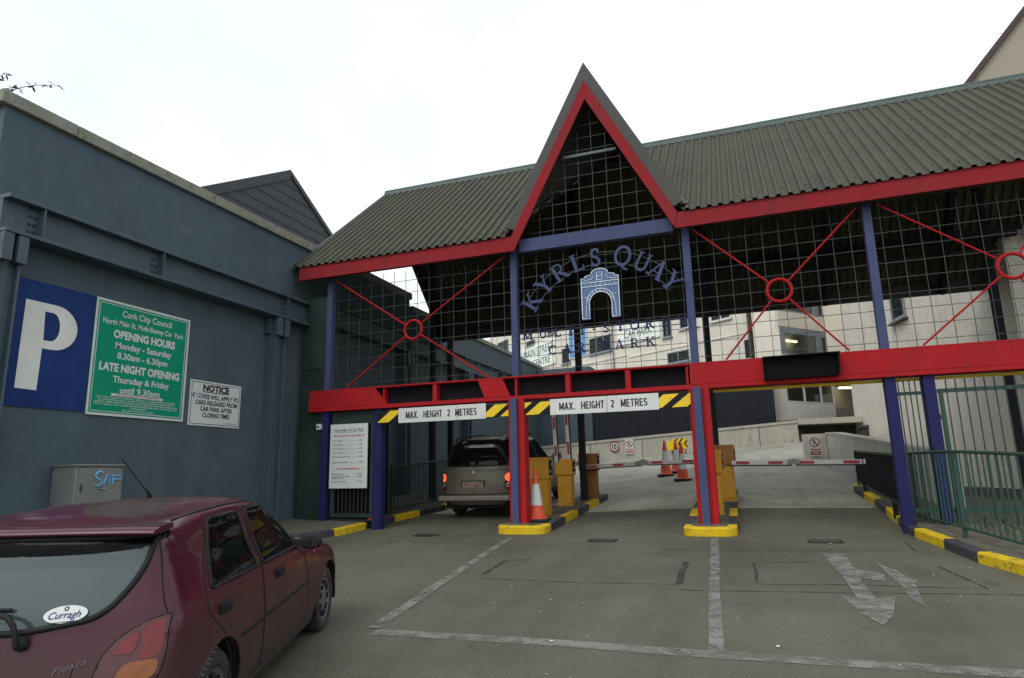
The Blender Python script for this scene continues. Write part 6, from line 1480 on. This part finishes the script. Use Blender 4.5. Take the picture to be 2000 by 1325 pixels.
# --- the bronze people carrier waiting at the barrier
VX, VY, sl_ = -5.60, 14.0, .080
h = V((0, 1, sl_)).normalized(); l = V((-1, 0, 0)); u = h.cross(l)
T = Matrix(((h.x, l.x, u.x, VX), (h.y, l.y, u.y, VY), (h.z, l.z, u.z, road_z(VX, VY)), (0, 0, 0, 1)))
t = thing('people_carrier', 'dusty bronze people carrier with lit brake lamps waiting in the left lane', 'van', (VX, VY, road_z(VX, VY)))
CV = []
for ci, col in enumerate(CT):
    L_ = []
    for ri, (x, y, z) in enumerate(col):
        yy = y * 1.055; zz = z * 1.22 if z < .95 else .95 * 1.22 + (z - .95) * (1.70 - 1.16) / .40
        xx = x * 1.18
        if ci >= 9 and ri >= 4: 
            xx = [-.35, -.62, -.84, -.87][ci - 9] + [0, .0, .0, .0, .03, .05, .13, .25, .42, .75][ri]
        elif ci >= 10: xx = [-.66, -.86, -.90][ci - 10] - (.06 if ri in (1, 2) else 0) + (.04 if ri == 0 else 0)
        if ri >= 6 and ci >= 7: yy *= 1.04
        L_.append((xx, yy, zz))
    CV.append(L_)
vr1 = rounded([(-.45, 1.12), (.30, 1.11), (.30, 1.54), (-.36, 1.54)], .08); vr2 = rounded([(.40, 1.11), (.95, 1.10), (.92, 1.54), (.40, 1.54)], .06); vf = rounded([(1.05, 1.10), (1.85, 1.09), (1.75, 1.22), (1.32, 1.54), (1.02, 1.54)], .06)
vg = rounded([(-.70, 1.10), (.70, 1.10), (.76, 1.14), (.63, 1.63), (-.63, 1.63), (-.76, 1.14)], .06)
vl = rounded([(.67, .60), (.90, .60), (.90, .97), (.67, .95)], .04)
reg = [('window_back', 'side', vr1, ('window', 'vanglass', 'glass')), ('window_mid', 'side', vr2, ('window', 'vanglass', 'glass')), ('window_front', 'side', vf, ('window', 'vanglass', 'glass')),
       ('rear_window', 'rear', vg, ('rear_window', 'vanglass', 'glass')), ('rear_lamp', 'rear', vl, ('rear_lamp', 'lampr', 'solid')),
       ('windscreen', 'front', rounded([(-.74, 1.16), (.74, 1.16), (.57, 1.58), (-.57, 1.58)], .05), ('windscreen', 'vanglass', 'glass'))]
parts, kinds, emit, emit2, tree, objs = car_body(t, CV, T, 'bronze', reg, [(0, .32, .38), (2.89, .32, .38)], 8, 8)
for nm in ('rear_window', 'windscreen'):
    if nm in parts: emit2(nm, parts[nm], 'vanglass', t)
on_rear_v = lambda y, z, off=.002: on_rear(tree, y, z, off)
for s in (-1, 1):
    for wn, wp in (('window_back', vr1), ('window_mid', vr2), ('window_front', vf)):
        if wn in parts:
            o = emit('window', parts[wn], s, 'vanglass', t); mb = MB(); line_on(mb, T, lambda a, b: on_side(tree, a, b, s, 0), wp, .014, True); mb.build('window_seal', 'trim', o)
    if 'rear_lamp' in parts:
        lp = emit('rear_lamp', parts['rear_lamp'], s, 'lampr', t, .004)
    mb = MB(); q = [(s * (.745 + .075 * cos(a)), .86 + .085 * sin(a)) for a in frange(0, 2 * pi, 16)[:-1]]
    P_ = [T @ on_rear_v(a, b, .012) for a, b in q]; mb.mesh(P_ + [T @ on_rear_v(s * .745, .86, .02)], [(k, (k + 1) % 16, 16) for k in range(16)], 0, True); mb.build('brake_light', 'brake', lp)
    mb = MB(); q = [(s * (.745 + .05 * cos(a)), .71 + .05 * sin(a)) for a in frange(0, 2 * pi, 12)[:-1]]
    mb.mesh([T @ on_rear_v(a, b, .012) for a, b in q], [tuple(range(12))]); mb.build('reverse_lens', 'lampc', lp)
    mb = MB(); mb.tube([T @ V(p) for p in ((-.45, s * .58, 1.60), (-.35, s * .58, 1.675), (1.2, s * .58, 1.715), (1.3, s * .57, 1.64))], .018, 8); mb.build('roof_rail', 'trim', t)
    wheel(t, T, 0, s * .74, .32, .2, s); wheel(t, T, 2.89, s * .74, .32, .2, s)
    mb = MB(); c = V((1.78, s * 1.06, 1.12)); mb.prism(rounded([(-.11, -.08), (.11, -.08), (.11, .08), (-.11, .08)], .04), F(T @ c, T.to_3x3() @ V((0, -1, 0)), T.to_3x3() @ V((0, 0, 1))), -.06, .01); mb.bar(T @ V((1.80, s * .86, 1.09)), T @ V((1.80, s * .98, 1.10)), .06, .05); mb.build('mirror', 'bronze', t, .01)
mb = MB(); line_on(mb, T, on_rear_v, vg, .014, True); mb.build('window_seal', 'trim', t)
mb = MB(); line_on(mb, T, lambda a, b: on_rear_v(a, b, -.002), [(-.86, .53), (.86, .53)], .008); line_on(mb, T, lambda a, b: on_rear_v(a, b, -.002), [(-.70, .60), (-.70, 1.08)], .006); line_on(mb, T, lambda a, b: on_rear_v(a, b, -.002), [(.70, .60), (.70, 1.08)], .006); mb.build('panel_gaps', 'gap', t)
mb = MB(); f = F(T @ V((-.93, 0, 0)), T.to_3x3() @ V((0, -1, 0)), T.to_3x3() @ V((0, 0, 1))); mb.prism(rounded([(-.80, .40), (.80, .40), (.80, .50), (-.80, .50)], .04), f, -.12, .06); mb.build('bumper_strip', 'bronzel', t, .02)
mb = MB(); bx = lambda x0, x1, y0, y1, z0, z1: mb.mesh([T @ V((x, y, z)) for x in (x0, x1) for y in (y0, y1) for z in (z0, z1)], [(0, 1, 3, 2), (4, 6, 7, 5), (0, 4, 5, 1), (2, 3, 7, 6), (0, 2, 6, 4), (1, 5, 7, 3)])
bx(-.75, 3.4, -.72, .72, .22, .36); bx(.6, 2.3, -.86, .86, .24, .34); mb.build('floor_pan', 'gap', t)
mb = MB(); mwv = MB()
for s in (-1, 1):
    for ax in (0, 2.89):
        P_ = [(ax + .38 * cos(a), .32 + .38 * sin(a)) for a in frange(radians(-12), radians(192), 20)]; n = len(P_)
        A_ = [T @ V((a, s * .88, b)) for a, b in P_]; B_ = [T @ V((a, s * .55, b)) for a, b in P_]; mwv = MB(); mwv.mesh(A_ + B_, [(k, k + 1, n + k + 1, n + k) for k in range(n - 1)] + [tuple(range(n, 2 * n))]); mwv.build('wheel_well', 'gap', t)
def plate_frame(y, z): 
    a = on_rear(tree, y, z, .0); return F(T @ a, T.to_3x3() @ V((0, -1, 0)), T.to_3x3() @ V((0, 0, 1)))
f = plate_frame(0, .75); mb = MB(); mb.box(-.27, .27, -.10, .06, -.02, .006, fr=f); mb.build('plate_recess', 'trim', t, .006)
mb = MB(); mb.box(-.24, .24, -.08, .04, .007, .016, fr=f); pl = mb.build('number_plate', 'plate', t)
mb = MB(); text(mb, '97 C 1627', f, -.21, .21, -.055, .015, .019, 0, .02); mb.build('plate_lettering', 'armr', pl)
f = plate_frame(0, .98); mb = MB(); mb.prism([(.035 * cos(a), .035 * sin(a)) for a in frange(0, 2 * pi, 18)[:-1]], f, .0, .014); mb.build('maker_badge', 'chrome', t)
for y in (-.38, .38):
    mb = MB(); mb.mesh([T @ V((.55 - dx, y + dy, z)) for dx in (0, .12) for dy in (-.2, .2) for z in (.5, 1.28)], [(0, 1, 3, 2), (4, 6, 7, 5), (0, 4, 5, 1), (2, 3, 7, 6), (0, 2, 6, 4), (1, 5, 7, 3)]); mb.build('seat', 'seat', t, .04, 3)
